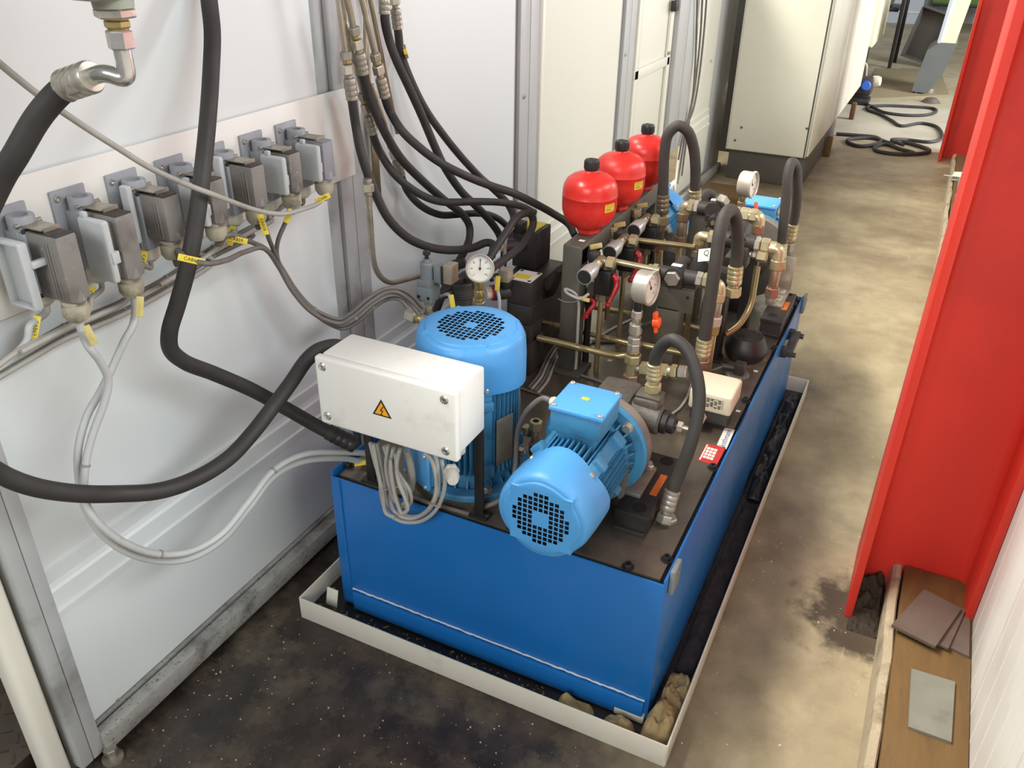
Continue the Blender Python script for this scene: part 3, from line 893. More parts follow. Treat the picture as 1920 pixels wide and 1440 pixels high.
def motor(name, label, base, M, Rf, Rb, Rc, Lb, Lc, tb=None, nfin=9, pitch=0.0095, N=11, group=None, ring=True, plate=None, cover_mat='motor_cover', lobes=0.06):
    """M: local z runs from the mounting face to the fan; tb = (angle, z centre, size along axis, width, height, distance of the box floor)"""
    t = thing(name, label, 'motor', base, group)
    b = MB(M)
    if ring: b.lathe([(Rf*0.3, -0.03), (Rf*0.97, -0.03), (Rf, -0.027), (Rf, -0.001), (Rf*0.5, 0)], n=56)
    part('bell_housing', b, 'cast_grey', t) if ring else None
    f = MB(M)
    f.lathe([(0, 0), (Rf, 0), (Rf, 0.010), (Rf-0.004, 0.014), (Rf*0.80, 0.015), (Rf*0.78, 0.009), (Rb*0.95, 0.009), (Rb*0.92, 0.05), (0, 0.05)], n=64)
    fl = part('flange', f, 'motor_blue', t)
    rb = MB(M)
    for k in range(24):
        rb.prism([(Rb*0.8, 0.0), (Rf*0.80, 0.0), (Rf*0.80, 0.012), (Rb*0.9, 0.04)], -0.002, 0.002, RZ(2*PI*(k+0.5)/24) @ RX(PI/2))
    part('flange_ribs', rb, 'motor_blue', fl)
    for k in range(4):
        a = PI/4+k*PI/2
        bb = MB(M); c = Vector((math.cos(a)*Rf*0.86, math.sin(a)*Rf*0.86, 0.014))
        bb.cyl(c, c+Vector((0, 0, 0.002)), 0.013); bb.hexa(c+Vector((0, 0, 0.002)), c+Vector((0, 0, 0.011)), 0.0105)
        bo = part('bolt', bb, 'zinc', t)
    c = MB(M)
    c.lathe([(0, 0.045), (Rb*0.86, 0.045), (Rb*0.86, Lb+0.01), (0, Lb+0.01)], n=48)
    part('stator_core', c, 'motor_blue', t)
    # end shield collar
    s = MB(M); s.lathe([(Rb*0.7, 0.028), (Rb*1.0, 0.030), (Rb*1.0, 0.046), (Rb*0.7, 0.046)], n=48)
    part('end_shield', s, 'motor_blue', t)
    # cooling fins in four parallel groups
    zl0, zl1 = 0.046, Lb
    for q in range(4):
        A = RZ(q*PI/2)
        for k in range(nfin):
            u = (k-(nfin-1)/2)/((nfin-1)/2)*0.70
            y = u*Rb
            x0 = math.sqrt(max(0, (Rb*0.8)**2-y*y)); x1 = math.sqrt(max(0, (Rb*1.06)**2-y*y)) if abs(u) < 0.69 else x0+0.016
            if tb and abs(((q*PI/2-tb[0]+PI) % (2*PI))-PI) < 0.3 and False: continue
            fb = MB(M); fb.box(((x0+x1)/2, y, (zl0+zl1)/2), (x1-x0, 0.0028, zl1-zl0), M=A)
            part('fin', fb, 'motor_blue', t)
    # bosses at the diagonals
    for q in range(4):
        a = PI/4+q*PI/2
        bb = MB(M); bb.box((Rb*0.98, 0, (zl0+zl1)/2), (0.02, 0.03, zl1-zl0), 0.003, M=RZ(a))
        bb.box((Rb*1.06, 0, zl0+0.018), (0.028, 0.034, 0.03), 0.003, M=RZ(a)); bb.box((Rb*1.06, 0, zl1-0.03), (0.028, 0.03, 0.022), 0.003, M=RZ(a))
        part('corner_boss', bb, 'motor_blue', t)
    fan_cover(t, M, Lb-0.004, Lb+Lc, Rc, pitch, N, lobes, material=cover_mat)
    if tb:
        ang, zc, la, w, h, d0 = tb
        A = RZ(ang)
        bb = MB(M); bb.box((d0+h*0.42, 0, zc), (h*0.84, w*0.95, la*0.95), 0.006, M=A)
        bb.box((d0-0.015, 0, zc), (0.04, w*0.7, la*0.75), 0.003, M=A)
        box = part('terminal_box', bb, 'motor_blue', t)
        lb = MB(M); lb.box((d0+h*0.91, 0, zc), (h*0.18, w, la), 0.004, M=A)
        lid = part('lid', lb, 'motor_cover', box)
        for sx in (-1, 1):
            for sy in (-1, 1):
                p = A @ Vector((d0+h, sx*(w/2-0.009), zc+sy*(la/2-0.009)))
                sb = MB(M); sb.lathe([(0, 0.004), (0.004, 0.004), (0.0055, 0.0025), (0.0055, -0.001)], p, A.to_3x3() @ Vector((1, 0, 0)), 12)
                part('lid_screw', sb, 'zinc', box)
    if plate:
        a, z0, z1, w = plate
        pb = MB(M); pb.box((Rb*1.075, 0, (z0+z1)/2), (0.0015, w, z1-z0), 0.0005, M=RZ(a))
        part('name_plate', pb, 'plate_silver', t)
    return t

# big upright motor beside the white box
BMX, BMY = -0.806, 1.460
Mb = frame((BMX, BMY, PZ+0.018), (0, 0, 1), (1, 0, 0))
m1 = motor('electric_motor', 'large upright blue electric motor behind the white box', (BMX, BMY, PZ), Mb, 0.142, 0.103, 0.121, 0.262, 0.112, tb=(PI*1.36, 0.075, 0.10, 0.10, 0.06, 0.10), nfin=13, pitch=0.0122, N=12, plate=(-0.35, 0.07, 0.19, 0.05), ring=False, lobes=0.05)
pl = MB(); pl.lathe([(0, 0), (0.145, 0), (0.145, 0.018), (0, 0.018)], (BMX, BMY, PZ), (0, 0, 1), 56)
part('mounting_ring', pl, 'top_steel', m1)
gl = MB()
gd = Vector((0.55, -0.80, 0)).normalized(); g0 = PX(846, 880, y=1.262)
gl.hexa(g0, g0+gd*0.012, 0.017); gl.cyl(g0+gd*0.012, g0+gd*0.018, 0.0145); gl.lathe([(0, .018), (.015, .018), (.0155, .03), (.011, .042), (0, .042)], g0, gd, 14)
part('cable_gland', gl, 'gland_white', m1)

# small motor lying over the front edge
SMX, SMZ = -0.513, 0.560
Ms = frame((SMX, 1.500, SMZ), (0, -1, 0), (0, 0, 1))
m2 = motor('electric_motor', 'blue electric motor lying on its side over the front edge of the tank', (SMX, 1.36, PZ), Ms, 0.120, 0.085, 0.098, 0.195, 0.105, tb=(0, 0.086, 0.118, 0.118, 0.06, 0.100), nfin=11, pitch=0.0112, N=11)
tg = MB(); c = PX(1098, 747, z=0.7215); tg.box((c.x, c.y, 0.7206), (0.016, 0.010, 0.001)); part('number_tag', tg, 'tag_yellow', m2)
gl = MB(); g0 = Vector((SMX-0.056, 1.425, 0.685)); gd = Vector((-1, 0, 0.1))
gl.hexa(g0, g0+gd*0.012, 0.013); gl.lathe([(0, .012), (.012, .012), (.012, .022), (.008, .028), (0, .028)], g0, gd, 14)
part('cable_gland', gl, 'plastic_ivory', m2)
# foot block under the bell housing
fb = m2
fx0, fx1 = -0.432, -0.355
part('base_block', MB().box(((fx0+fx1)/2, 1.540, PZ+0.034), (fx1-fx0, 0.25, 0.044), 0.004), 'black_steel', fb)
part('rubber_pad', MB().box(((fx0+fx1)/2-0.002, 1.540, PZ+0.006), (fx1-fx0-0.006, 0.255, 0.012), 0.002), 'rubber', fb)
bk = MB(); bk.prism([(1.46, 0.0), (1.60, 0.0), (1.56, 0.10), (1.515, 0.14), (1.50, 0.14)], -0.440, -0.428, Matrix(((0, 0, 1, 0), (1, 0, 0, 0), (0, 1, 0, PZ+0.05), (0, 0, 0, 1))))
bk.box((-0.415, 1.53, PZ+0.062), (0.045, 0.12, 0.012), 0.003)
part('angle_bracket', bk, 'cast_grey', fb)
for y in (1.442, 1.642):
    hb2 = MB(); hb2.lathe([(0.0, 0.0003), (0.0145, 0.0003), (0.0150, 0.0007), (0.0165, 0.0006), (0.0165, -0.001)], (-0.384, y, PZ+0.0560), (0, 0, 1), 20)
    part('bolt_hole_disc', hb2, 'hole_shade_black', fb)  # flat black disc, the opening's inner shade put into colour
bb = MB(); bb.hexa((-0.408, 1.575, PZ+0.068), (-0.408, 1.575, PZ+0.080), 0.012); bb.cyl((-0.408, 1.575, PZ+0.080), (-0.408, 1.575, PZ+0.086), 0.007)
part('bolt', bb, 'steel_bright', fb)
os_ = MB(); os_.box((-0.372, 1.540, PZ+0.0565), (0.016, 0.085, 0.001)); part('orange_sticker', os_, 'orange_sticker', fb, 'orange name sticker')

# pump behind the small motor
pm = thing('hydraulic_pump', 'grey cast pump behind the small blue motor with a long adjusting screw', 'pump', (-0.46, 1.60, PZ))
b = MB()
b.lathe([(0, 0), (0.075, 0), (0.075, 0.02), (0.055, 0.05), (0.05, 0.12), (0, 0.125)], (SMX, 1.53, SMZ), (0, 1, 0), 36)
b.lathe([(0, 0), (0.034, 0), (0.034, 0.11), (0.030, 0.116), (0, 0.118)], (SMX, 1.60, 0.605), (1, 0, -0.06), 30)
b.box((-0.435, 1.61, 0.625), (0.06, 0.05, 0.045), 0.008); b.box((-0.512, 1.62, 0.60), (0.09, 0.10, 0.09), 0.012)
part('pump_body', b, 'pump_grey', pm)
b = MB(); b.lathe([(0, 0.118), (0.027, 0.118), (0.027, 0.13), (0.022, 0.132), (0.022, 0.146), (0.016, 0.15), (0, 0.15)], (SMX, 1.60, 0.605), (1, 0, -0.06), 24)
part('adjuster_cap', b, 'black_steel', pm)
b = MB(); d = Vector((1, 0, -0.06)).normalized(); s0 = Vector((SMX, 1.60, 0.605))
b.cyl(s0+d*0.15, s0+d*0.195, 0.0055, n=12); b.hexa(s0+d*0.152, s0+d*0.164, 0.013); b.hexa(s0+d*0.178, s0+d*0.19, 0.011)
part('adjusting_screw', b, 'zinc', pm)
b = MB(); b.box((-0.434, 1.615, 0.650), (0.056, 0.044, 0.006), 0.002); part('port_flange', b, 'frame_steel', pm)
b = MB(); b.box((-0.478, 1.66, PZ+0.07), (0.07, 0.03, 0.14), 0.003); b.box((-0.478, 1.66, PZ+0.003), (0.08, 0.06, 0.006), 0.001)
part('pump_stand', b, 'black_steel', pm)

# two motors at the far end, fans pointing away
Mf = frame((-0.475, 2.86, 0.560), (0, 1, 0), (0, 0, 1))
m3 = motor('electric_motor', 'blue electric motor at the tank end below the gauge with orange handle', (-0.475, 2.97, PZ), Mf, 0.146, 0.085, 0.098, 0.195, 0.105, tb=(0, 0.105, 0.118, 0.118, 0.06, 0.100), nfin=11, pitch=0.0098, N=11)
gl = MB(); g0 = Vector((-0.418, 2.96, 0.69)); gd = Vector((1, 0, 0)); gl.hexa(g0, g0+gd*0.014, 0.014); gl.cyl(g0+gd*0.014, g0+gd*0.026, 0.011)
part('cable_gland', gl, 'plastic_ivory', m3)
Mg = frame((-0.862, 2.80, 0.565), (0, 1, 0), (0, 0, 1))
m4 = motor('electric_motor', 'blue electric motor behind the three red accumulators', (-0.862, 2.95, PZ), Mg, 0.132, 0.095, 0.112, 0.205, 0.105, tb=(0.0, 0.10, 0.12, 0.12, 0.06, 0.11), nfin=11, pitch=0.0105, N=11)

# ================================================================== white terminal box on its legs
JX0, JX1, JZ0, JZ1 = -1.021, -0.690, 0.646, 0.801
jb = thing('terminal_box', 'white steel terminal box with lightning warning sign standing on two black legs', 'electrical box', ((JX0+JX1)/2, 1.315, PZ))
part('body', MB().box(((JX0+JX1)/2, 1.262, (JZ0+JZ1)/2+0.002), (JX1-JX0-0.008, 0.104, JZ1-JZ0-0.006), 0.006), 'box_white', jb)
ld = part('lid', MB().box(((JX0+JX1)/2, 1.199, (JZ0+JZ1)/2-0.002), (JX1-JX0, 0.020, JZ1-JZ0+0.004), 0.006, seg=3), 'box_white', jb)
part('gasket', MB().box(((JX0+JX1)/2, 1.211, (JZ0+JZ1)/2), (JX1-JX0-0.012, 0.008, JZ1-JZ0-0.01)), 'gasket_grey', ld)
for x in (JX0+0.020, JX1-0.026):
    for z in (JZ0+0.018, JZ1-0.020):
        b = MB(); b.lathe([(0.003, 0.0012), (0.004, 0.003), (0.007, 0.0028), (0.0095, 0.001), (0.0095, -0.002)], (x, 1.189, z), (0, -1, 0), 18)
        b.box((x, 1.1868, z), (0.009, 0.0012, 0.0018)); b.box((x, 1.1868, z), (0.0018, 0.0012, 0.009))
        part('screw', b, 'steel_bright', ld)
# warning triangle
wc = PX(716, 770, y=1.189); s = 0.0265
def tri(sc, y):
    return [(wc.x+math.cos(a)*s*sc, y, wc.z+math.sin(a)*s*sc) for a in (PI/2, PI/2+2*PI/3, PI/2+4*PI/3)]
sg = part('warning_sign', MB().add(tri(1, 1.1886), [(0, 1, 2)]), 'ink_black', ld, 'yellow triangle with a black lightning bolt')
part('sign_field', MB().add(tri(0.74, 1.1882), [(0, 1, 2)]), 'sign_yellow', ld)
bolt = [(0.15, 0.55), (-0.22, -0.02), (0.06, 0.0), (-0.12, -0.38), (-0.22, -0.34), (-0.06, -0.52), (0.08, -0.36), (-0.02, -0.36), (0.2, 0.1), (-0.04, 0.08), (0.27, 0.55)]
tris = MB().add([(wc.x+x*s*0.82, 1.1878, wc.z+z*s*0.82-0.001) for x, z in bolt], [(0, 1, 9, 10), (1, 2, 8, 9), (2, 3, 7, 8), (3, 4, 5), (3, 5, 6, 7)])
part('lightning_bolt', tris, 'ink_black', ld)
for x in (-1.000, -0.712):
    lg = MB(); lg.box((x, 1.320, 0.57), (0.022, 0.006, 0.315), 0.001); lg.box((x, 1.322, PZ+0.003), (0.045, 0.03, 0.006), 0.001)
    lo = part('leg', lg, 'black_steel', jb)
    sb = MB(); socket_screw(sb, (x+0.018, 1.322, PZ+0.006), (0, 0, 1), 0.007, 0.007); part('leg_bolt', sb, 'black_steel', lo)
gb = MB(); g0 = Vector((-0.715, 1.235, JZ0+0.004)); gb.lathe([(0, 0), (0.016, 0), (0.016, -0.014), (0.010, -0.02), (0, -0.02)], g0, (0, 0, 1), 16)
part('cable_gland', gb, 'cover_light', jb)

# ================================================================== accumulator frame
af = thing('accumulator_rack', 'dark steel portal rack carrying the three red accumulators', 'rack', (-0.80, 2.35, PZ))
FX0, FX1, FZ = -0.832, -0.776, 0.802
part('front_post', MB().box(((FX0+FX1)/2, 2.055, (PZ+FZ)/2-0.003), (FX1-FX0, 0.056, FZ-PZ-0.004), 0.006), 'frame_steel', af)
part('rear_post', MB().box(((FX0+FX1)/2, 2.72, (PZ+FZ)/2-0.003), (FX1-FX0, 0.056, FZ-PZ-0.004), 0.006), 'frame_steel', af)
part('cross_beam', MB().box(((FX0+FX1)/2, 2.39, FZ-0.030), (FX1-FX0, 0.725, 0.060), 0.006), 'frame_steel', af)
part('foot_plate', MB().box(((FX0+FX1)/2, 2.055, PZ+0.004), (0.10, 0.10, 0.008), 0.001), 'frame_steel', af)
part('number_sticker', MB().box((-0.795, 2.075, FZ+0.0005), (0.016, 0.012, 0.001)), 'sticker_white', af)
AR = 0.0762
def accumulator(y, label):
    x = -0.808; z = FZ
    a = thing('accumulator', label, 'accumulator', (x, y, z), 'red accumulators on the dark frame')
    pr = [(0.0, 0.012), (0.033, 0.014), (0.044, 0.020), (0.059, 0.031), (0.069, 0.046), (0.0745, 0.064), (AR, 0.082), (AR, 0.108), (AR+0.0008, 0.109), (AR, 0.1105), (0.0755, 0.124), (0.0725, 0.138), (0.065, 0.151), (0.052, 0.161), (0.036, 0.1675), (0.021, 0.171), (0.018, 0.174), (0.017, 0.182), (0, 0.182)]
    part('vessel', MB().lathe(pr, (x, y, z), (0, 0, 1), 56), 'acc_red', a, angle=40)
    c = MB(); c.hexa((x, y, z), (x, y, z+0.018), 0.034); part('neck_nut', c, 'acc_red', a)
    cp = MB(); cp.lathe([(0, 0.176), (0.019, 0.176), (0.0205, 0.180), (0.0205, 0.200), (0.0185, 0.204), (0.012, 0.205), (0.011, 0.2035), (0, 0.2035)], (x, y, z), (0, 0, 1), 28)
    cc = part('valve_cap', cp, 'black_plastic', a)
    kn = MB()
    for k in range(22):
        an = 2*PI*k/22
        kn.box((0.0205, 0, 0.190), (0.0012, 0.0018, 0.018), M=T(x, y, z) @ RZ(an))
    part('cap_ridges', kn, 'black_plastic', cc)
    # label wrapped on the vessel
    lb = MB(); vs = []; fs = []
    a0, a1 = -0.62, -0.14
    for k in range(7):
        an = a0+(a1-a0)*k/6
        for h in (0.077, 0.099):
            vs.append((x+math.cos(an)*(AR+0.0006), y+math.sin(an)*(AR+0.0006), z+h))
    for k in range(6): fs.append((2*k, 2*k+2, 2*k+3, 2*k+1))
    lab = part('label', MB().add(vs, fs), 'tag_yellow', a)
    ln = MB()
    for h in (0.081, 0.085, 0.090, 0.095):
        vs = []; fs = []
        e = a0+0.05; f2 = a1-(0.05 if h != 0.085 else 0.2)
        for k in range(5):
            an = e+(f2-e)*k/4
            for q in (h, h+0.0012): vs.append((x+math.cos(an)*(AR+0.0010), y+math.sin(an)*(AR+0.0010), z+q))
        for k in range(4): fs.append((2*k, 2*k+2, 2*k+3, 2*k+1))
        ln.add(vs, fs)
    part('label_print', ln, 'ink_black', lab)
    return a
a1 = accumulator(2.150, 'red accumulator on the frame end next to the valve stacks')
for y, lb in ((2.392, 'middle one of the three red accumulators'), (2.632, 'red accumulator on the frame end next to the blue far motor')):
    c = copy_tree(a1); c.location.y = y; c['label'] = lb
# ================================================================== hydraulic fittings
def chain(t, p0, p1, segs, xh=(0.3, 0.2, 1)):
    """fittings strung along p0-p1: (start m, end m, radius, kind, material, name) ; kind h = hexagon, c = round"""
    p0, p1 = Vector(p0), Vector(p1); d = (p1-p0).normalized(); out = []
    for (a, b, r, k, mt, nm) in segs:
        q = MB()
        if k == 'h': q.hexa(p0+d*a, p0+d*b, r, xh=xh)
        else: q.lathe([(0, 0), (r*0.94, 0), (r, min(.0015, (b-a)*.2)), (r, (b-a)-min(.0015, (b-a)*.2)), (r*0.94, b-a), (0, b-a)], p0+d*a, d, 18)
        out.append(part(nm, q, mt, t))
    return out
def elbow(t, c, d0, d1, r, mat_, L=0.02):
    c, d0, d1 = Vector(c), Vector(d0).normalized(), Vector(d1).normalized()
    q = MB(); q.tube(bend([c+d0*L, c, c+d1*L], L*0.8, 8), r, 16)
    return part('elbow', q, mat_, t)
def ferrule(t, p, d, r, L=0.045, mt='zinc_dull', rings=3):
    p, d = Vector(p), Vector(d).normalized(); pr = [(0, 0), (r*1.0, 0), (r*1.24, 0.002)]
    for k in range(rings):
        z = L*(0.2+0.5*k/max(1, rings-1)); pr += [(r*1.24, z-0.003), (r*1.16, z), (r*1.24, z+0.003)]
    pr += [(r*1.24, L-0.004), (r*1.1, L), (r*0.7, L), (0, L)]
    return part('ferrule', MB().lathe(pr, p, d, 24), mt, t)
def hose_thing(name, label, cat, pts, r, material='rubber', group=None, sub=10, n=16):
    P = spline(pts, sub)
    lo = min(P, key=lambda q: q.z)
    t = thing(name, label, cat, lo, group)
    part('hose_tube' if 'hose' in name else 'tube', MB().tube(P, r, n), material, t)
    return t, P
def end_fit(t, P, r, at_end=True, L=0.045, mt='zinc_dull', nut=True, nl=0.022, nmt=None, neck=0.008):
    p, d = (P[-1], P[-1]-P[-3]) if at_end else (P[0], P[0]-P[2])
    d = d.normalized()
    ferrule(t, p-d*0.012, d, r, L, mt)
    if nut: chain(t, p+d*(L-0.012), p+d*(L+0.1), [(0, neck, r*0.75, 'c', mt, 'neck'), (neck, neck+nl, r*1.35, 'h', nmt or mt, 'nut')])
    return p+d*(L-0.012+(neck+nl if nut else 0)), d

# hose arching over the small motor's pump
p = PATH([(1227, 690, 1.625), (1229, 672, 1.625), (1240, 650, 1.622), (1262, 637, 1.61), (1287, 655, 1.60), (1304, 695, 1.585), (1311, 740, 1.57), (1307, 785, 1.55), (1294, 835, 1.53), (1275, 885, 1.515), (1263, 915, 1.505), (1259, 928, 1.50)], 'y')
t, P = hose_thing('hydraulic_hose', 'black hose arching from the grey pump down to the cover plate', 'hose', p, 0.0140, 'rubber', 'hoses looping above the tank')
end_fit(t, P, 0.0140, True, 0.05, 'zinc_dull', True, 0.02, 'zinc')
end_fit(t, P, 0.0140, False, 0.042, 'zinc_yellow', True, 0.022, 'zinc_yellow')
e = Vector((-0.331, 1.497, PZ)); part('union', MB().hexa(e, e+Vector((0, 0, 0.012)), 0.02), 'zinc', t)

# stack with the large pressure gauge
def gauge(t, c, nrm, R, depth, stem=(0, 0, -1), case='gauge_case', needle=2.2):
    c, nrm = Vector(c), Vector(nrm).normalized()
    F = frame(c, nrm, (0, 0, 1))      # local x is up
    b = MB(F); b.lathe([(0, -depth/2), (R*0.93, -depth/2), (R*0.99, -depth/2+0.004), (R*0.99, depth/2-0.006), (R*1.05, depth/2-0.005), (R*1.06, depth/2+0.002), (R*1.0, depth/2+0.004), (R*0.92, depth/2+0.001), (R*0.92, depth/2-0.004)], n=44)
    cs = part('gauge_case', b, case, t)
    part('gauge_dial', MB(F).lathe([(0, depth/2-0.004), (R*0.925, depth/2-0.004)], n=40), 'gauge_face', t)
    g = MB(F)
    for k in range(31):
        a = PI*0.75+(-PI*1.5)*k/30
        L = 0.14 if k % 5 == 0 else 0.08
        g.box((R*(0.84-L/2), 0, depth/2-0.0035), (R*L, R*0.02, 0.0004), M=RZ(a))
    part('dial_marks', g, 'ink_black', t)['kind'] = 'stuff'
    num = MB(F)
    for k in range(7):
        a = PI*0.75+(-PI*1.5)*k/6
        v, f = text_faces(str(k*40), R*0.15)
        q = Vector((math.cos(a)*R*0.6, math.sin(a)*R*0.6, depth/2-0.0034))
        num.add(v, f, T(*q) @ RZ(-PI/2))
    part('dial_numbers', num, 'ink_black', t)['kind'] = 'stuff'
    nd = MB(F); nd.box((R*0.28, 0, depth/2-0.0025), (R*0.86, R*0.035, 0.0006), M=RZ(needle)); nd.lathe([(0, 0.0012), (R*0.09, 0.001), (R*0.09, 0)], (0, 0, depth/2-0.003), (0, 0, 1), 14)
    part('needle', nd, 'ink_black', t)
    return cs
GX, GY = -0.604, 2.020
gt = thing('pressure_gauge', 'large steel pressure gauge on a fitting stack with an orange tap handle', 'pressure gauge', (GX, GY, PZ), 'pressure gauges')
gc = PX(1209, 538, y=GY); GX = gc.x-0.014
gauge(gt, (gc.x, GY, gc.z), (0.99, -0.10, 0.03), 0.0450, 0.042, needle=0.5)
z0 = PZ
chain(gt, (GX, GY, PZ), (GX, GY, 1), [(0, 0.012, 0.030, 'c', 'black_steel', 'base_ring'), (0.012, 0.05, 0.0235, 'h', 'copper_steel', 'nut'), (0.05, 0.085, 0.017, 'c', 'zinc_yellow', 'tee_body'), (0.085, 0.112, 0.0235, 'h', 'zinc_yellow', 'nut'), (0.112, 0.122, 0.018, 'c', 'brass', 'neck'), (0.122, 0.146, 0.019, 'h', 'zinc', 'nut'), (0.147, 0.166, 0.019, 'h', 'zinc', 'nut'), (0.166, 0.176, 0.013, 'c', 'zinc_dull', 'neck'), (0.176, 0.205, 0.018, 'c', 'zinc', 'valve_body'), (0.205, 0.222, 0.012, 'c', 'zinc_dull', 'neck'), (0.222, 0.244, 0.016, 'h', 'zinc', 'nut'), (0.244, gc.z-0.043-PZ, 0.011, 'c', 'black_steel', 'stem')])
h0 = PX(1205, 613, y=GY-0.005); h1 = PX(1230, 604, y=GY-0.01)
chain(gt, h0, h1, [(0, (h1-h0).length, 0.008, 'c', 'black_steel', 'tap_spindle')])
hb_ = MB(frame(h1, (1, -0.1, 0.1), (0, 0, 1))); hb_.box((0, 0, 0), (0.062, 0.014, 0.010), 0.004); hb_.lathe([(0, -0.006), (0.014, -0.006), (0.014, 0.010), (0.01, 0.012), (0, 0.012)], n=20); hb_.box((0.02, 0.003, 0), (0.02, 0.016, 0.012), 0.003)
part('tap_handle', hb_, 'orange_plastic', gt, 'orange plastic tap handle')
q0 = Vector((GX, GY, PZ+0.068)); q1 = PX(1296, 700, y=GY)
dd = (q1-q0)
chain(gt, q0, q1, [(0.012, 0.026, 0.014, 'c', 'zinc_dull', 'neck'), (0.026, 0.056, 0.0215, 'h', 'zinc_yellow', 'nut'), (0.056, 0.078, 0.015, 'c', 'zinc', 'neck'), (0.082, 0.104, 0.020, 'h', 'zinc_yellow', 'nut'), (0.104, 0.114, 0.016, 'c', 'zinc_yellow', 'neck'), (0.114, 0.130, 0.0215, 'h', 'zinc_yellow', 'nut'), (0.134, 0.158, 0.020, 'h', 'zinc', 'nut')], xh=(0, .3, 1))
# threaded plug in front
pt = PX(1171, 728, z=PZ+0.02)
pg = MB(); pg.lathe([(0, 0), (0.036, 0), (0.036, 0.008), (0.030, 0.010), (0.030, 0.018), (0.027, 0.019), (0.027, 0.030), (0.0225, 0.031), (0.0225, 0.040), (0.009, 0.041), (0.008, 0.036), (0, 0.036)], (pt.x, pt.y-0.028, PZ), (0, 0, 1), 32)
solo('filler_plug', pg, 'black_steel', 'stepped black screw plug on the cover plate behind the small motor', 'plug')
# tee fitting between the two front motors
tp_ = thing('tee_fitting', 'small steel tee fitting with an open upper nut between the two front motors', 'fitting', (-0.702, 1.60, PZ))
bx = PX(1003, 846, z=PZ); bx = Vector((bx.x, bx.y, PZ))
tip = PX(1008, 790, y=bx.y)
hh = tip.z-PZ
chain(tp_, bx, bx+Vector((0, 0, 1)), [(0, hh*0.30, 0.016, 'h', 'zinc_dull', 'nut'), (hh*0.30, hh*0.72, 0.011, 'c', 'zinc_dull', 'tee_body'), (hh*0.72, hh*1.0, 0.0165, 'h', 'zinc_yellow', 'nut')])
part('bore_disc', MB().lathe([(0, 0.0006), (0.008, 0.0006)], bx+Vector((0, 0, hh)), (0, 0, 1), 16), 'hole_shade_black', tp_)  # black disc paints the nut's opening dark
ce = bx+Vector((0, 0, hh*0.6)); c2 = PX(960, 797, y=bx.y+0.02)
chain(tp_, ce, c2, [(0.01, 0.016, 0.011, 'c', 'zinc_dull', 'neck'), (0.016, 0.036, 0.0165, 'h', 'zinc_yellow', 'nut'), (0.036, 0.12, 0.007, 'c', 'pipe_steel', 'pipe_stub')])

# ---- brass-coloured tubes
def pipe(label, pts, r, material='pipe_brass', name='steel_tube', cat='pipe', group='brassy tubes over the cover plate', rad=0.03):
    P = bend(pts, rad, 8)
    return solo(name, MB().tube(P, r, 16), material, label, cat, group)
Y1 = 2.005
pipe('brassy tube bending upward beside the large gauge', [PX(1008, 633, y=1.995), PX(1092, 653, y=2.005), PX(1150, 667, y=2.06), PX(1187, 668, y=2.065), PX(1197, 520, y=2.13)], 0.0095)
pipe('brassy tube running level behind the frame post, ending at the gauge stack', [PX(1007, 601, y=2.13), PX(1183, 645, y=2.11)], 0.0085)
pipe('brassy tube between the gauge stack and the bracket plate', [PX(1203, 646, y=2.10), PX(1300, 666, y=2.12)], 0.0085)
pipe('brassy tube crossing high behind the red levers', [PX(1095, 571, y=2.32), PX(1182, 589, y=2.30)], 0.0095)
pipe('brassy tube crossing behind the bracket plate towards the right hose', [PX(1282, 609, y=2.42), PX(1320, 618, y=2.42)], 0.0095)
pipe('pale brass tube from the front shut-off valve to the dark filter head', [PX(1150, 489.5, y=2.12), PX(1236, 507, y=2.14)], 0.0085, 'zinc_yellow')
pipe('pale brass tube from the middle shut-off valve to the rear elbow', [PX(1196, 450, y=2.315), PX(1302, 463, y=2.36)], 0.0080, 'pipe_brass')
pipe('thick brassy tube curving down beside the black breather cap', [PX(1420, 500, y=2.42), PX(1408, 575, y=2.40), PX(1385, 612, y=2.36), PX(1360, 628, y=2.33)], 0.0095, rad=0.05)
pipe('thin brassy pipe dropping behind the mid hose', [PX(1240, 470, y=2.42), PX(1238, 500, y=2.42), PX(1250, 520, y=2.40), PX(1262, 525, y=2.38)], 0.006, rad=0.04)

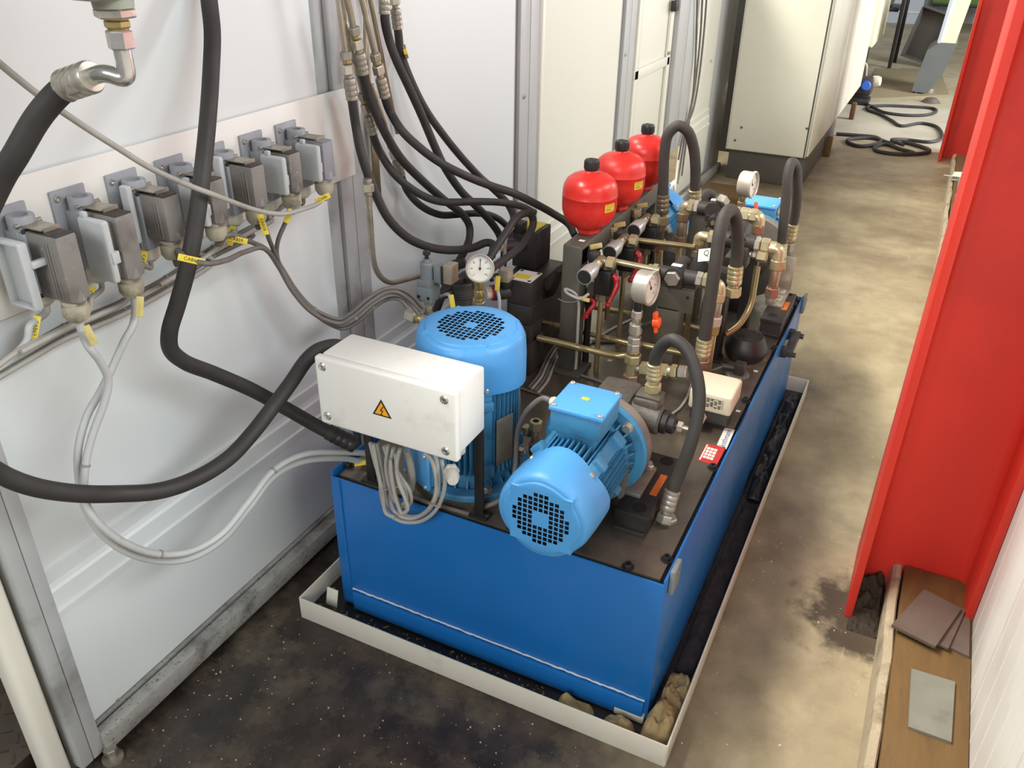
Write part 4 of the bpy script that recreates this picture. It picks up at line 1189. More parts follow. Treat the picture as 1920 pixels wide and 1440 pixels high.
# ---- shut-off valves with silver cartridges and red levers
def shutoff(O, label, lever=True):
    O = Vector(O)
    t = thing('shut_off_valve', label, 'valve', (O.x, O.y, PZ), 'shut-off valves beside the accumulator frame')
    c = MB(); c.lathe([(0, 0.118), (0.0150, 0.118), (0.0212, 0.1185), (0.0220, 0.116), (0.0220, 0.078), (0.0195, 0.066), (0.0155, 0.050), (0.0115, 0.034), (0, 0.034)], O, (0, -1, -0.03), 26)
    cy = part('cartridge', c, 'satin_silver', t)
    part('cartridge_end', MB().lathe([(0, 0.1195), (0.0180, 0.1198), (0.0192, 0.1188), (0.0195, 0.117)], O, (0, -1, -0.03), 24), 'black_plastic', t)
    chain(t, O, O+Vector((0, -1, -0.03)), [(-0.014, 0.014, 0.014, 'c', 'zinc_brown', 'tee_body'), (0.014, 0.024, 0.013, 'h', 'copper_steel', 'nut'), (0.025, 0.040, 0.0135, 'h', 'zinc_yellow', 'nut')])
    chain(t, O, O+Vector((1, 0, 0.02)), [(0.008, 0.020, 0.010, 'c', 'zinc_brown', 'neck'), (0.018, 0.040, 0.0175, 'h', 'zinc_yellow', 'nut')])
    part('valve_block', MB().box((O.x+0.012, O.y+0.012, O.z-0.058), (0.048, 0.050, 0.072), 0.004), 'black_steel', t)
    chain(t, (O.x+0.012, O.y+0.012, O.z-0.010), (O.x+0.012, O.y+0.012, O.z-0.03), [(0, 0.014, 0.015, 'h', 'zinc_brown', 'nut')])
    chain(t, (O.x+0.005, O.y+0.012, O.z-0.094), (O.x+0.005, O.y+0.012, 0), [(0, 0.024, 0.0165, 'h', 'zinc_brown', 'nut'), (0.024, O.z-0.094-PZ, 0.0075, 'c', 'pipe_brass', 'drop_pipe')])
    lv = MB(); L0 = Vector((O.x+0.046, O.y+0.004, O.z-0.040))
    lv.tube(spline([L0+Vector((-0.008, 0, 0.004)), L0, L0+Vector((0.007, -0.006, -0.018)), L0+Vector((0.004, -0.016, -0.036)), L0+Vector((-0.002, -0.03, -0.058)), L0+Vector((-0.004, -0.034, -0.066))], 6), [0.009]*10+[0.0075]*10+[0.006]*20, 12)
    lv.lathe([(0, -0.009), (0.007, -0.006), (0.009, 0), (0.007, 0.006), (0, 0.009)], L0+Vector((-0.005, -0.036, -0.068)), (0, 0, 1), 12)
    if lever: part('lever', lv, 'red_handle', t, 'red lever')
    # plug connector behind
    b = MB(); b.box((O.x-0.028, O.y+0.020, O.z+0.004), (0.032, 0.028, 0.026), 0.004); b.cyl((O.x-0.028, O.y+0.02, O.z-0.03), (O.x-0.028, O.y+0.02, O.z+0.0), 0.013)
    part('plug_connector', b, 'dark_plastic', t)
    tg = MB(); tg.box((0, 0, 0), (0.034, 0.010, 0.012), 0.001, M=T(O.x-0.026, O.y+0.028, O.z+0.030) @ RZ(0.35) @ RY(-0.25)); part('cable_tag', tg, 'tag_dirty', t)
    return t
def root(px, py, x): return PX(px, py, x=x)
s1 = shutoff(root(1126, 490, -0.732), 'shut-off valve with silver cartridge nearest the dark frame post')
s2 = shutoff(root(1170, 448, -0.732), 'middle shut-off valve with silver cartridge on the long level tube')
s3 = shutoff(root(1212, 410, -0.732), 'shut-off valve with silver cartridge below the tall left hose loop', False)
# ferrule stubs between the valves
for i, (a, b_, yy) in enumerate([((1193, 392), (1193, 440), 2.445), ((1149, 425), (1147, 455), 2.265)]):
    q = thing('pipe_union', ['upright brass pipe union beside the rear shut-off valve', 'upright brass pipe union beside the middle shut-off valve'][i], 'fitting', PX(b_[0], b_[1], y=yy))
    P0_, P1_ = PX(a[0], a[1], y=yy), PX(b_[0], b_[1], y=yy); L = (P1_-P0_).length
    chain(q, P0_, P1_, [(0, L*0.3, 0.016, 'h', 'zinc_yellow', 'nut'), (L*0.3, L*0.7, 0.012, 'c', 'zinc_brown', 'body'), (L*0.7, L, 0.016, 'h', 'zinc_brown', 'nut'), (L, L+0.25, 0.008, 'c', 'pipe_brass', 'drop_pipe')])
# lower drain lever and looped white cable on the front post
dv = thing('drain_valve', 'low drain valve with red lever behind the dark frame post', 'valve', (-0.75, 2.06, PZ))
V = PX(1103, 552, y=2.10)
part('valve_block', MB().box((V.x, V.y+0.01, V.z-0.005), (0.04, 0.04, 0.05), 0.004), 'black_steel', dv)
part('bracket', MB().box((0, 0, 0), (0.024, 0.004, 0.06), 0.001, M=T(V.x+0.015, V.y-0.022, V.z+0.02) @ RY(0.25)), 'frame_steel', dv)
lv = MB(); lv.tube(spline([PX(1106, 558, y=2.07), PX(1110, 563, y=2.062), PX(1115, 569, y=2.055), PX(1107, 580, y=2.045), PX(1099, 590, y=2.04)], 6), 0.0065, 12)
lv.lathe([(0, -0.009), (0.008, -0.006), (0.0095, 0), (0.008, 0.006), (0, 0.009)], PX(1098, 592, y=2.038), (0, 0, 1), 12)
part('lever', lv, 'red_handle', dv, 'red lever')
part('drop_pipe', MB().cyl((V.x, V.y+0.01, V.z-0.03), (V.x, V.y+0.01, PZ), 0.01), 'black_steel', dv)
lc = PATH([(1104, 551, 2.03), (1097, 556, 2.02), (1088, 560, 2.005), (1073, 555, 2.0), (1061, 547, 2.005), (1060, 542, 2.01), (1072, 546, 2.018), (1082, 555, 2.022), (1085, 570, 2.024), (1083, 620, 2.022), (1080, 680, 2.022), (1079, 692, 2.02)], 'y')
t, P = hose_thing('sensor_cable', 'pale grey sensor cable looped and tied against the dark frame post', 'cable', lc, 0.0042, 'cable_grey')
part('cable_tie', MB().tube(spline([PX(1046, 560, y=2.02), PX(1060, 566, y=2.018), PX(1078, 566, y=2.018), PX(1086, 562, y=2.02)], 5), 0.0014, 8), 'tie_grey', t)
part('cable_tag', MB().box((0, 0, 0), (0.030, 0.008, 0.010), 0.001, M=frame(PX(1096, 561, y=2.012), (0.4, 0.2, 1)) @ RY(-0.3)), 'tag_dirty', t)

# ---- filter / check-valve heads on bracket plates
def tee_head(c, s, material='valve_black'):
    """dark T-shaped head: arms along x, plug to the front, label on top"""
    c = Vector(c); q = MB()
    q.cyl(c+Vector((-0.052*s, 0, 0)), c+Vector((0.058*s, 0, 0)), 0.0215*s, n=26)
    q.cyl(c+Vector((0, -0.034*s, 0.006*s)), c+Vector((0, 0.03*s, 0.006*s)), 0.026*s, n=26)
    q.box((c.x, c.y, c.z-0.018*s), (0.05*s, 0.05*s, 0.03*s), 0.006*s)
    q.cyl(c+Vector((0, 0.02*s, 0.008*s)), c+Vector((0, 0.075*s, 0.012*s)), 0.022*s, n=24)
    return q
fs_ = thing('filter_bracket', 'dark steel bracket plate carrying the dark valve head with a bright hex plug', 'bracket', (-0.54, 2.15, PZ))
Yb = 2.150
tz = PX(1268, 540, y=Yb).z
xl = PX(1236, 535, y=Yb).x; xr = PX(1302, 545, y=Yb).x; xn = PX(1232, 640, y=Yb).x
bp = MB(); bp.box(((xl+xr)/2, Yb+0.003, tz-0.035), (xr-xl, 0.006, 0.07), 0.001); bp.box(((xl+xl+0.06)/2, Yb+0.003, (PZ+tz-0.065)/2), (0.064, 0.006, tz-0.065-PZ), 0.001)
bp.box((xl+0.060, Yb+0.04, (PZ+tz)/2-0.03), (0.006, 0.075, tz-PZ-0.07), 0.001); bp.box(((xl+xr)/2, Yb+0.03, tz), (xr-xl, 0.06, 0.006), 0.001)
part('plate', bp, 'frame_steel', fs_)
part('rivet', MB().cyl((xr-0.016, Yb-0.002, tz-0.022), (xr-0.016, Yb+0.001, tz-0.022), 0.004, n=12), 'black_steel', fs_)
c1 = PX(1268, 516, y=2.160)
h1_ = thing('check_valve', 'dark valve head with a bright hex plug and white number label', 'valve', c1, 'dark valve heads')
part('body', tee_head(c1, 0.98), 'valve_black', h1_)
f0 = c1+Vector((0, -0.033, 0.004)); chain(h1_, f0, f0+Vector((0, -1, 0)), [(0, 0.014, 0.022, 'h', 'zinc_dull', 'hex_plug')], xh=(1, 0, 0.2))
part('number_label', MB().box((0, 0, 0), (0.028, 0.020, 0.001), M=T(c1.x+0.001, c1.y-0.008, c1.z+0.0325)), 'sticker_white', h1_)
chain(h1_, c1+Vector((-0.052, 0, 0)), c1+Vector((-1, 0, 0)), [(0, 0.016, 0.0215, 'h', 'zinc', 'nut'), (0.016, 0.03, 0.018, 'h', 'zinc_yellow', 'nut')])
chain(h1_, c1+Vector((0.056, 0, 0)), c1+Vector((1, 0, 0)), [(0, 0.018, 0.022, 'h', 'zinc', 'nut'), (0.020, 0.036, 0.022, 'h', 'zinc_yellow', 'nut'), (0.036, 0.060, 0.016, 'c', 'zinc_yellow', 'neck')])
e1 = c1+Vector((0.122, -0.005, -0.004))
elbow(h1_, e1, (-1, 0, 0), (0, 0, -1), 0.019, 'zinc_yellow', 0.03)
chain(h1_, e1+Vector((0, 0, -0.02)), e1+Vector((0, 0, -1)), [(0, 0.026, 0.022, 'h', 'zinc_yellow', 'nut'), (0.026, 0.07, 0.0155, 'c', 'zinc_dull', 'body'), (0.07, 0.10, 0.022, 'h', 'zinc', 'nut'), (0.10, 0.125, 0.019, 'h', 'brass', 'nut'), (0.125, e1.z-0.02-PZ, 0.012, 'c', 'pipe_brass', 'drop_pipe')])
# hanging tag
ht = MB(frame(PX(1322, 478, y=2.13), (-0.35, -0.85, 0.5), (0.8, -0.2, 0.3))); ht.box((0, 0, 0), (0.040, 0.034, 0.001))
tgx = part('paper_tag', ht, 'sticker_white', h1_)
v, f = text_faces('Q', 0.022); k = MB(frame(PX(1322, 478, y=2.13), (-0.35, -0.85, 0.5), (0.8, -0.2, 0.3))); k.add(v, f, T(0.004, 0.004, 0.001)); part('lettering', k, 'ink_black', tgx)
# dark solenoid behind the tag
sv = thing('solenoid_coil', 'dark solenoid coil tilted behind the hanging paper tag', 'valve', PX(1310, 510, y=2.2))
S0, S1 = PX(1297, 520, y=2.205), PX(1326, 484, y=2.215)
part('coil', MB().cyl(S0, S1, 0.026, n=22, ch=0.003), 'black_plastic', sv)

# rear head with elbows
c2 = PX(1341, 394, y=2.52)
h2_ = thing('check_valve', 'dark valve head below the tall hose loops with a hex cap on top', 'valve', c2, 'dark valve heads')
part('body', tee_head(c2, 0.98), 'valve_black', h2_)
part('hex_cap', MB().hexa(PX(1350, 384, y=2.50), PX(1358, 372, y=2.52), 0.021), 'zinc_dull', h2_)
part('number_label', MB().box((0, 0, 0), (0.030, 0.020, 0.001), M=T(c2.x, c2.y-0.006, c2.z+0.033)), 'sticker_white', h2_)
kn = MB(); K0 = PX(1338, 416, y=2.46); kn.lathe([(0, 0.034), (0.006, 0.034), (0.008, 0.030), (0.019, 0.029), (0.021, 0.024), (0.021, 0), (0, 0)], K0+Vector((0, 0.02, 0)), (0.1, -1, 0), 24)
for k in range(5): kn.box((0.024, 0, 0.012), (0.012, 0.008, 0.02), 0.002, M=frame(K0+Vector((0, 0.02, 0)), (0.1, -1, 0)) @ RZ(k*2*PI/5))
part('star_knob', kn, 'black_plastic', h2_)
part('knob_screw', MB().cyl(K0+Vector((0, -0.013, 0)), K0+Vector((0.002, -0.018, 0)), 0.006, n=12), 'brass', h2_)
chain(h2_, c2+Vector((-0.050, 0, 0)), c2+Vector((-1, 0, 0)), [(0, 0.015, 0.021, 'h', 'zinc', 'nut'), (0.016, 0.034, 0.022, 'h', 'zinc_yellow', 'nut'), (0.034, 0.046, 0.014, 'c', 'zinc_yellow', 'neck')])
e2 = c2+Vector((-0.096, 0, 0)); elbow(h2_, e2, (1, 0, 0), (0, 0, -1), 0.016, 'zinc_yellow', 0.028)
chain(h2_, e2+Vector((0, 0, -0.022)), e2+Vector((0, 0, -1)), [(0, 0.028, 0.021, 'h', 'zinc_brown', 'nut'), (0.028, 0.075, 0.0155, 'c', 'zinc_brown', 'body'), (0.075, 0.11, 0.021, 'h', 'zinc_brown', 'nut'), (0.11, e2.z-0.022-PZ, 0.009, 'c', 'pipe_brass', 'drop_pipe')])
chain(h2_, c2+Vector((0.055, 0, 0)), c2+Vector((1, 0, 0)), [(0, 0.02, 0.021, 'h', 'zinc', 'nut'), (0.022, 0.05, 0.022, 'h', 'zinc_yellow', 'nut'), (0.05, 0.072, 0.022, 'h', 'zinc_yellow', 'nut'), (0.072, 0.085, 0.016, 'c', 'zinc_yellow', 'neck')])
e3 = PX(1424, 406, y=2.52); elbow(h2_, e3, (-1, 0, 0), (0, 0, -1), 0.019, 'zinc_yellow', 0.03)
chain(h2_, e3+Vector((0, 0, -0.022)), e3+Vector((0, 0, -1)), [(0, 0.03, 0.021, 'h', 'copper_steel', 'nut'), (0.03, 0.1, 0.012, 'c', 'copper_steel', 'drop_pipe')])
# bracket plate under it
b2 = thing('valve_stand', 'dark steel stand plate below the rear dark valve head', 'bracket', (c2.x-0.05, c2.y, PZ))
part('plate', MB().box((c2.x-0.052, c2.y+0.052, (PZ+c2.z)/2-0.012), (0.060, 0.05, c2.z-PZ-0.03), 0.002), 'frame_steel', b2)

# middle elbow group: nuts at the long level tube
c3 = PX(1336, 445, y=2.37)
h3_ = thing('pipe_elbow', 'bright brass elbow with nuts where the long level tube ends', 'fitting', PX(1308, 470, y=2.36))
E3 = PX(1311, 442, y=2.37); elbow(h3_, E3, (1, 0, 0), (0, 0, -1), 0.015, 'zinc_yellow', 0.026)
chain(h3_, E3+Vector((0.016, 0, 0)), E3+Vector((1, 0, 0)), [(0, 0.012, 0.013, 'c', 'zinc_yellow', 'neck'), (0.012, 0.042, 0.022, 'h', 'zinc_yellow', 'nut'), (0.044, 0.062, 0.022, 'h', 'zinc', 'nut')])
chain(h3_, E3+Vector((0, 0, -0.02)), E3+Vector((0, 0, -1)), [(0, 0.022, 0.0165, 'h', 'zinc_brown', 'nut'), (0.022, 0.045, 0.019, 'h', 'zinc_brown', 'nut'), (0.045, E3.z-0.02-PZ, 0.009, 'c', 'pipe_brass', 'drop_pipe')])
c4 = PX(1384, 452, y=2.37)
h4_ = thing('check_valve', 'dark valve head with square coil behind the mid hose loop', 'valve', c4, 'dark valve heads')
q = MB(); q.cyl(c4+Vector((-0.038, 0, 0)), c4+Vector((0.048, 0, 0)), 0.0235, n=26); q.cyl(c4+Vector((0, -0.02, 0.006)), c4+Vector((0, 0.06, 0.02)), 0.025, n=24)
q.lathe([(0, 0), (0.016, 0), (0.012, 0.03), (0, 0.034)], c4+Vector((0.0, 0.0, 0.02)), (0.05, 0.2, 1), 20)
part('body', q, 'valve_black', h4_)
sc_ = PX(1390, 479, y=2.36); part('coil', MB().box((sc_.x, sc_.y, sc_.z), (0.046, 0.05, 0.062), 0.006), 'dark_plastic', h4_)
chain(h4_, c4+Vector((0.046, 0, 0)), c4+Vector((1, 0, 0)), [(0, 0.018, 0.022, 'h', 'zinc', 'nut'), (0.021, 0.044, 0.022, 'h', 'zinc_yellow', 'nut'), (0.044, 0.062, 0.016, 'c', 'zinc_yellow', 'neck')])
e4 = c4+Vector((0.118, 0, -0.004)); elbow(h4_, e4, (-1, 0, 0), (0, 0, -1), 0.018, 'zinc_yellow', 0.032)
chain(h4_, e4+Vector((0, 0, -0.03)), e4+Vector((0, 0, -1)), [(0, 0.03, 0.021, 'h', 'zinc_yellow', 'nut'), (0.03, 0.085, 0.0145, 'c', 'copper_steel', 'body'), (0.085, 0.115, 0.021, 'h', 'copper_steel', 'nut'), (0.115, 0.135, 0.015, 'c', 'zinc_dull', 'neck')])
s4 = PX(1432, 480, y=2.36); chain(h4_, s4+Vector((-0.05, 0, 0)), s4+Vector((1, 0, 0)), [(0, 0.016, 0.010, 'c', 'zinc', 'neck'), (0.018, 0.03, 0.012, 'h', 'zinc', 'nut'), (0.032, 0.06, 0.019, 'h', 'zinc_yellow', 'nut')])
# dark filter columns below
def column(label, p0, w, d, z1, material='black_steel'):
    t = thing('valve_stand', label, 'bracket', (p0.x, p0.y, PZ))
    part('plate', MB().box((p0.x, p0.y, (PZ+z1)/2), (w, d, z1-PZ-0.001), 0.003), material, t)
    part('foot', MB().box((p0.x, p0.y, PZ+0.004), (w+0.01, d+0.01, 0.008), 0.001), material, t)
column('black stand post behind the small ivory box', PX(1352, 690, z=PZ)+Vector((-0.046, 0.05, 0)), 0.055, 0.05, 0.70)
column('slim black stand post left of the brass tube by the breather cap', PX(1403, 540, y=2.47), 0.035, 0.04, 0.72)

# ---- hose loops above the tank
def loop(label, pts, r, mt0=None, **kw):
    t, P = hose_thing('hydraulic_hose', label, 'hose', PATH(pts, 'y'), r, 'rubber_dusty', 'hoses looping above the tank')
    return t, P
t, P = loop('tall black hose loop standing beside the hanging paper tag', [(1320, 642, 2.085), (1326, 600, 2.085), (1334, 545, 2.09), (1342, 490, 2.10), (1349, 440, 2.12), (1357, 408, 2.15), (1369, 394, 2.19), (1379, 407, 2.23), (1383, 440, 2.25), (1382, 475, 2.26), (1379, 506, 2.26)], 0.0172)
end_fit(t, P, 0.0172, True, 0.055, 'zinc_yellow', True, 0.028, 'zinc_yellow'); end_fit(t, P, 0.0172, False, 0.055, 'zinc_yellow', True, 0.03, 'copper_steel')
t, P = loop('tall black hose loop above the middle of the tank beside the red accumulator', [(1243, 372, 2.56), (1244, 330, 2.56), (1246, 285, 2.56), (1253, 252, 2.565), (1271, 236, 2.575), (1289, 246, 2.585), (1300, 275, 2.60), (1304, 315, 2.61), (1303, 362, 2.62)], 0.0165)
end_fit(t, P, 0.0165, True, 0.06, 'zinc_yellow', True, 0.03, 'zinc_brown'); end_fit(t, P, 0.0165, False, 0.06, 'zinc_brown', True, 0.03, 'zinc_yellow')
q0 = PX(1240, 415, y=2.56); chain(t, q0, q0+Vector((0, 0, -1)), [(0, 0.03, 0.021, 'h', 'zinc_yellow', 'nut'), (0.03, 0.06, 0.014, 'c', 'zinc_brown', 'body'), (0.06, 0.10, 0.021, 'h', 'copper_steel', 'nut'), (0.10, 0.27, 0.009, 'c', 'pipe_brass', 'drop_pipe')])
t, P = loop('tall narrow black hose loop at the passage side of the far motor', [(1465, 462, 2.66), (1469, 420, 2.66), (1474, 370, 2.67), (1478, 325, 2.68), (1484, 305, 2.70), (1492, 312, 2.73), (1495, 350, 2.75), (1492, 395, 2.77), (1486, 425, 2.78)], 0.0150)
end_fit(t, P, 0.0150, True, 0.06, 'zinc_yellow', True, 0.03, 'zinc_dull'); end_fit(t, P, 0.0150, False, 0.05, 'zinc_yellow', True, 0.03, 'zinc_yellow')
t, P = loop('short thick black hose bend in front of the grey cabinet plinth', [(1312, 398, 2.74), (1316, 375, 2.75), (1326, 363, 2.77), (1338, 370, 2.79), (1344, 392, 2.80), (1345, 420, 2.80)], 0.0165)
q0 = PX(1345, 424, y=2.80); chain(t, q0, Vector((q0.x, q0.y, PZ)), [(0, 0.05, 0.02, 'c', 'zinc_brown', 'ferrule'), (0.05, q0.z-PZ, 0.012, 'c', 'pipe_brass', 'drop_pipe')])

# far gauge
fg = thing('pressure_gauge', 'pressure gauge standing behind the rear valves in front of the blue terminal box', 'pressure gauge', PX(1395, 420, y=2.60), 'pressure gauges')
g = PX(1401, 345, y=2.62); gauge(fg, g, (0.985, -0.14, 0.03), 0.039, 0.040, needle=0.4)
gs_ = g+Vector((-0.008, 0, -0.038)); chain(fg, gs_, gs_+Vector((0, 0, -1)), [(0, 0.018, 0.010, 'c', 'zinc_brown', 'neck'), (0.018, 0.034, 0.014, 'h', 'zinc_brown', 'nut'), (0.034, 0.10, 0.011, 'c', 'zinc_brown', 'stem'), (0.10, 0.12, 0.015, 'h', 'zinc_brown', 'nut')])
o1 = PX(1418, 396, y=2.60); hb_ = MB(frame(o1, (1, -0.3, 0.2), (0, 0, 1))); hb_.box((0.006, 0, 0), (0.045, 0.013, 0.010), 0.004); hb_.box((-0.008, 0.004, 0), (0.016, 0.034, 0.012), 0.003)
part('tap_handle', hb_, 'orange_plastic', fg, 'orange plastic tap handle')

# ---- far pump, foot and bracket (twin of the front set)
ff = m3
part('base_block', MB().box((-0.322, 2.675, PZ+0.050), (0.070, 0.25, 0.016), 0.003).box((-0.322, 2.675, PZ+0.024), (0.064, 0.246, 0.04)), 'valve_black', ff)
part('rubber_pad', MB().box((-0.325, 2.675, PZ+0.005), (0.072, 0.254, 0.01), 0.002), 'rubber', ff)
ab = MB(); ab.box((-0.338, 2.735, PZ+0.062), (0.055, 0.16, 0.008), 0.001); ab.box((-0.362, 2.75, PZ+0.13), (0.006, 0.12, 0.14), 0.001); ab.box((-0.338, 2.81, PZ+0.12), (0.055, 0.006, 0.12), 0.001)
part('angle_bracket', ab, 'zinc', ff)
for y in (2.69, 2.765):
    q = MB(); q.hexa((-0.333, y, PZ+0.066), (-0.333, y, PZ+0.078), 0.014); part('bolt', q, 'zinc', ff)
part('orange_sticker', MB().box((-0.302, 2.68, PZ+0.0585), (0.018, 0.07, 0.001)), 'orange_sticker', ff, 'orange name sticker')
part('bolt_hole_disc', MB().lathe([(0, 0.0), (0.012, 0.0005), (0.015, 0.0003)], (-0.326, 2.588, PZ+0.0582), (0, 0, 1), 18), 'hole_shade_black', ff)  # flat discs coloured with the darkness of open holes
part('bolt_hole_disc', MB().lathe([(0, 0.0), (0.009, 0.0005), (0.012, 0.0003)], (-0.310, 2.785, PZ+0.0582), (0, 0, 1), 18), 'hole_shade_black', ff)
fp_ = thing('hydraulic_pump', 'grey cast pump on the far horizontal motor behind the brass elbows', 'pump', (-0.475, 2.72, PZ))
b = MB(); b.lathe([(0, 0), (0.075, 0), (0.075, 0.02), (0.055, 0.05), (0.05, 0.13), (0, 0.135)], (-0.475, 2.828, 0.56), (0, -1, 0), 34); b.box((-0.475, 2.70, 0.57), (0.09, 0.10, 0.09), 0.012)
part('pump_body', b, 'pump_grey', fp_)
b = MB(); b.box((-0.475, 2.70, PZ+0.052), (0.08, 0.03, 0.10), 0.003); part('pump_stand', b, 'black_steel', fp_)
fq_ = thing('hydraulic_pump', 'dark pump in front of the motor behind the accumulators', 'pump', (-0.70, 2.66, PZ))
b = MB(); b.lathe([(0, 0), (0.085, 0), (0.085, 0.02), (0.06, 0.05), (0.055, 0.12), (0, 0.125)], (-0.69, 2.725, 0.56), (0, -1, 0), 34)
part('pump_body', b, 'pump_grey', fq_)
part('pump_stand', MB().box((-0.69, 2.66, PZ+0.05), (0.06, 0.05, 0.098), 0.003), 'black_steel', fq_)

# ---- small things on the cover plate at the passage side
ib = thing('sensor_box', 'small ivory plastic box with printed data label on the cover plate', 'electrical box', (-0.355, 1.97, PZ))
part('base', MB().box((-0.356, 1.972, PZ+0.033), (0.100, 0.106, 0.034), 0.004), 'dark_plastic', ib)
part('stand', MB().box((-0.356, 1.972, PZ+0.008), (0.06, 0.06, 0.016), 0.001), 'dark_plastic', ib)
bd = part('cover', MB().box((-0.356, 1.972, PZ+0.078), (0.112, 0.116, 0.058), 0.008, seg=3), 'plastic_ivory', ib)
lbq = part('data_label', MB().box((-0.350, 1.9135, PZ+0.080), (0.056, 0.0006, 0.032)), 'plastic_ivory', bd)
pr_ = MB()
for k in range(5):
    z = PZ+0.092-k*0.0055
    pr_.box((-0.350, 1.9130, z), (0.050, 0.0004, 0.0009))
    for j in range(5):
        if (k+j) % 3: pr_.box((-0.371+j*0.010, 1.9130, z-0.0025), (0.007, 0.0004, 0.0022))
for x in (-0.377, -0.350, -0.323): pr_.box((x, 1.9130, PZ+0.080), (0.0008, 0.0004, 0.026))
ob = part('label_print', pr_, 'ink_black', bd); ob['kind'] = 'stuff'
sq = MB(); socket_screw(sq, (-0.308, 2.02, PZ+0.104), (0, 0, 1), 0.004, 0.004); part('screw', sq, 'zinc', bd)
gq = MB(); G0 = Vector((-0.372, 1.915, PZ+0.036)); gq.hexa(G0, G0+Vector((0, -0.014, -0.002)), 0.014); gq.lathe([(0, 0.014), (0.013, 0.014), (0.0135, 0.024), (0.009, 0.031), (0.005, 0.031), (0.005, 0.026), (0, 0.026)], G0, (0, -1, -0.1), 16)
part('cable_gland', gq, 'gland_white', ib)
bc = thing('breather_cap', 'black plastic breather cap on the cover plate beside the passage', 'cap', (-0.358, 2.350, PZ))
part('collar', MB().lathe([(0, 0), (0.066, 0), (0.066, 0.006), (0, 0.006)], (-0.358, 2.365, PZ), (0, 0, 1), 36), 'zinc_brown', bc)
part('cap', MB().lathe([(0, 0.006), (0.055, 0.006), (0.060, 0.018), (0.0635, 0.032), (0.0635, 0.040), (0.056, 0.058), (0.049, 0.072), (0.047, 0.076), (0.042, 0.077), (0.040, 0.0755), (0, 0.076)], (-0.358, 2.365, PZ), (0, 0, 1), 40), 'black_plastic', bc)
rbm = MB()
for k in range(10): rbm.box((0.0575, 0, 0.051), (0.004, 0.003, 0.032), 0.001, M=T(-0.358, 2.365, PZ) @ RZ(2*PI*k/10) @ RY(-0.3))
part('cap_ribs', rbm, 'black_plastic', bc)
ls = thing('level_sensor', 'grey level sensor with plug connector on a round flange', 'sensor', (-0.349, 2.235, PZ))
part('flange', MB().lathe([(0, 0), (0.034, 0), (0.034, 0.010), (0.030, 0.012), (0, 0.012)], (-0.349, 2.235, PZ), (0, 0, 1), 30), 'cast_grey', ls)
b = MB(); b.box((-0.345, 2.235, PZ+0.030), (0.030, 0.032, 0.034), 0.003, M=None); b.cyl((-0.36, 2.235, PZ+0.026), (-0.395, 2.232, PZ+0.024), 0.0095, n=16)
part('plug_connector', b, 'dark_plastic', ls)
part('cable', MB().tube(spline([(-0.392, 2.232, PZ+0.024), (-0.41, 2.225, PZ+0.014), (-0.43, 2.22, PZ+0.006), (-0.50, 2.24, PZ+0.005)], 6), 0.004, 10), 'cable_dark', ls)
# ================================================================== valve stacks behind the upright motor
def din_plug(t, c, nx, material='clear_plastic', s=1.0):
    b = MB(); b.box(c, (0.030*s, 0.030*s, 0.030*s), 0.004); return part('plug_connector', b, material, t)
def yellow_tag(t, p, d, L=0.036, w=0.011, txt=None, nrm=None, th=0.004, material='tag_yellow'):
    F = frame(p, nrm or (0.3, -1, 0.4), d)
    tg = part('cable_tag', MB(F).box((0, 0, 0), (L, w, th), 0.0008), material, t)
    if txt:
        v, f = text_faces(txt, w*0.72); k = MB(F); k.add(v, f, T(0, 0, th/2+0.0004)); part('lettering', k, 'ink_black', tg)
    return tg
# front stack
vs1 = thing('solenoid_valve', 'tall black solenoid valve stack with yellow label on top beside the upright motor', 'valve', (-0.93, 2.0, PZ), 'solenoid valve stacks')
fx0, fx1, fy0, fy1 = -0.966, -0.893, 1.962, 2.045
tz = PX(975, 517, y=2.0).z
def blk(t, z0, z1, name, ins=0.0, mat_='valve_black', dy=0.0):
    return part(name, MB().box(((fx0+fx1)/2, (fy0+fy1)/2+dy, (z0+z1)/2), (fx1-fx0-2*ins, fy1-fy0-2*ins, z1-z0-0.0012), 0.0025), mat_, t)
blk(vs1, PZ, PZ+0.10, 'sandwich_block', -0.006); blk(vs1, PZ+0.10, PZ+0.155, 'sandwich_block'); blk(vs1, PZ+0.155, PZ+0.215, 'sandwich_block', 0.001); blk(vs1, PZ+0.215, tz, 'valve_body')
lb_ = part('label_plate', MB().box(((fx0+fx1)/2, (fy0+fy1)/2, tz+0.0008), (fx1-fx0-0.006, fy1-fy0-0.006, 0.0016)), 'sticker_white', vs1)
part('label_field', MB().box(((fx0+fx1)/2-0.005, (fy0+fy1)/2-0.008, tz+0.0020), (0.045, 0.03, 0.0008)), 'tag_yellow', lb_)
for dx, dy in ((-1, -1), (1, -1), (-1, 1), (1, 1)):
    part('bolt_hole_disc', MB().lathe([(0, 0.0004), (0.0055, 0.0004)], ((fx0+fx1)/2+dx*0.026, (fy0+fy1)/2+dy*0.031, tz+0.0016), (0, 0, 1), 14), 'hole_shade_black', lb_)  # flat black discs in place of cut holes
def solenoid(t, c, d, r=0.023):
    c, d = Vector(c), Vector(d).normalized()
    b = MB(); b.lathe([(0, 0), (r, 0), (r, 0.055), (r*0.95, 0.057), (0, 0.057)], c, d, 28); part('solenoid', b, 'dark_plastic', t)
    part('sealing_ring', MB().lathe([(0, 0.0572), (r*0.98, 0.0572), (r*0.98, 0.0615), (0, 0.0615)], c, d, 28), 'red_handle', t, 'red sealing ring')
    part('coil_nut', MB().lathe([(0, 0.0615), (r*0.75, 0.0615), (r*0.78, 0.074), (r*0.66, 0.077), (r*0.45, 0.077), (r*0.42, 0.066), (0, 0.066)], c, d, 24), 'plastic_ivory', t)
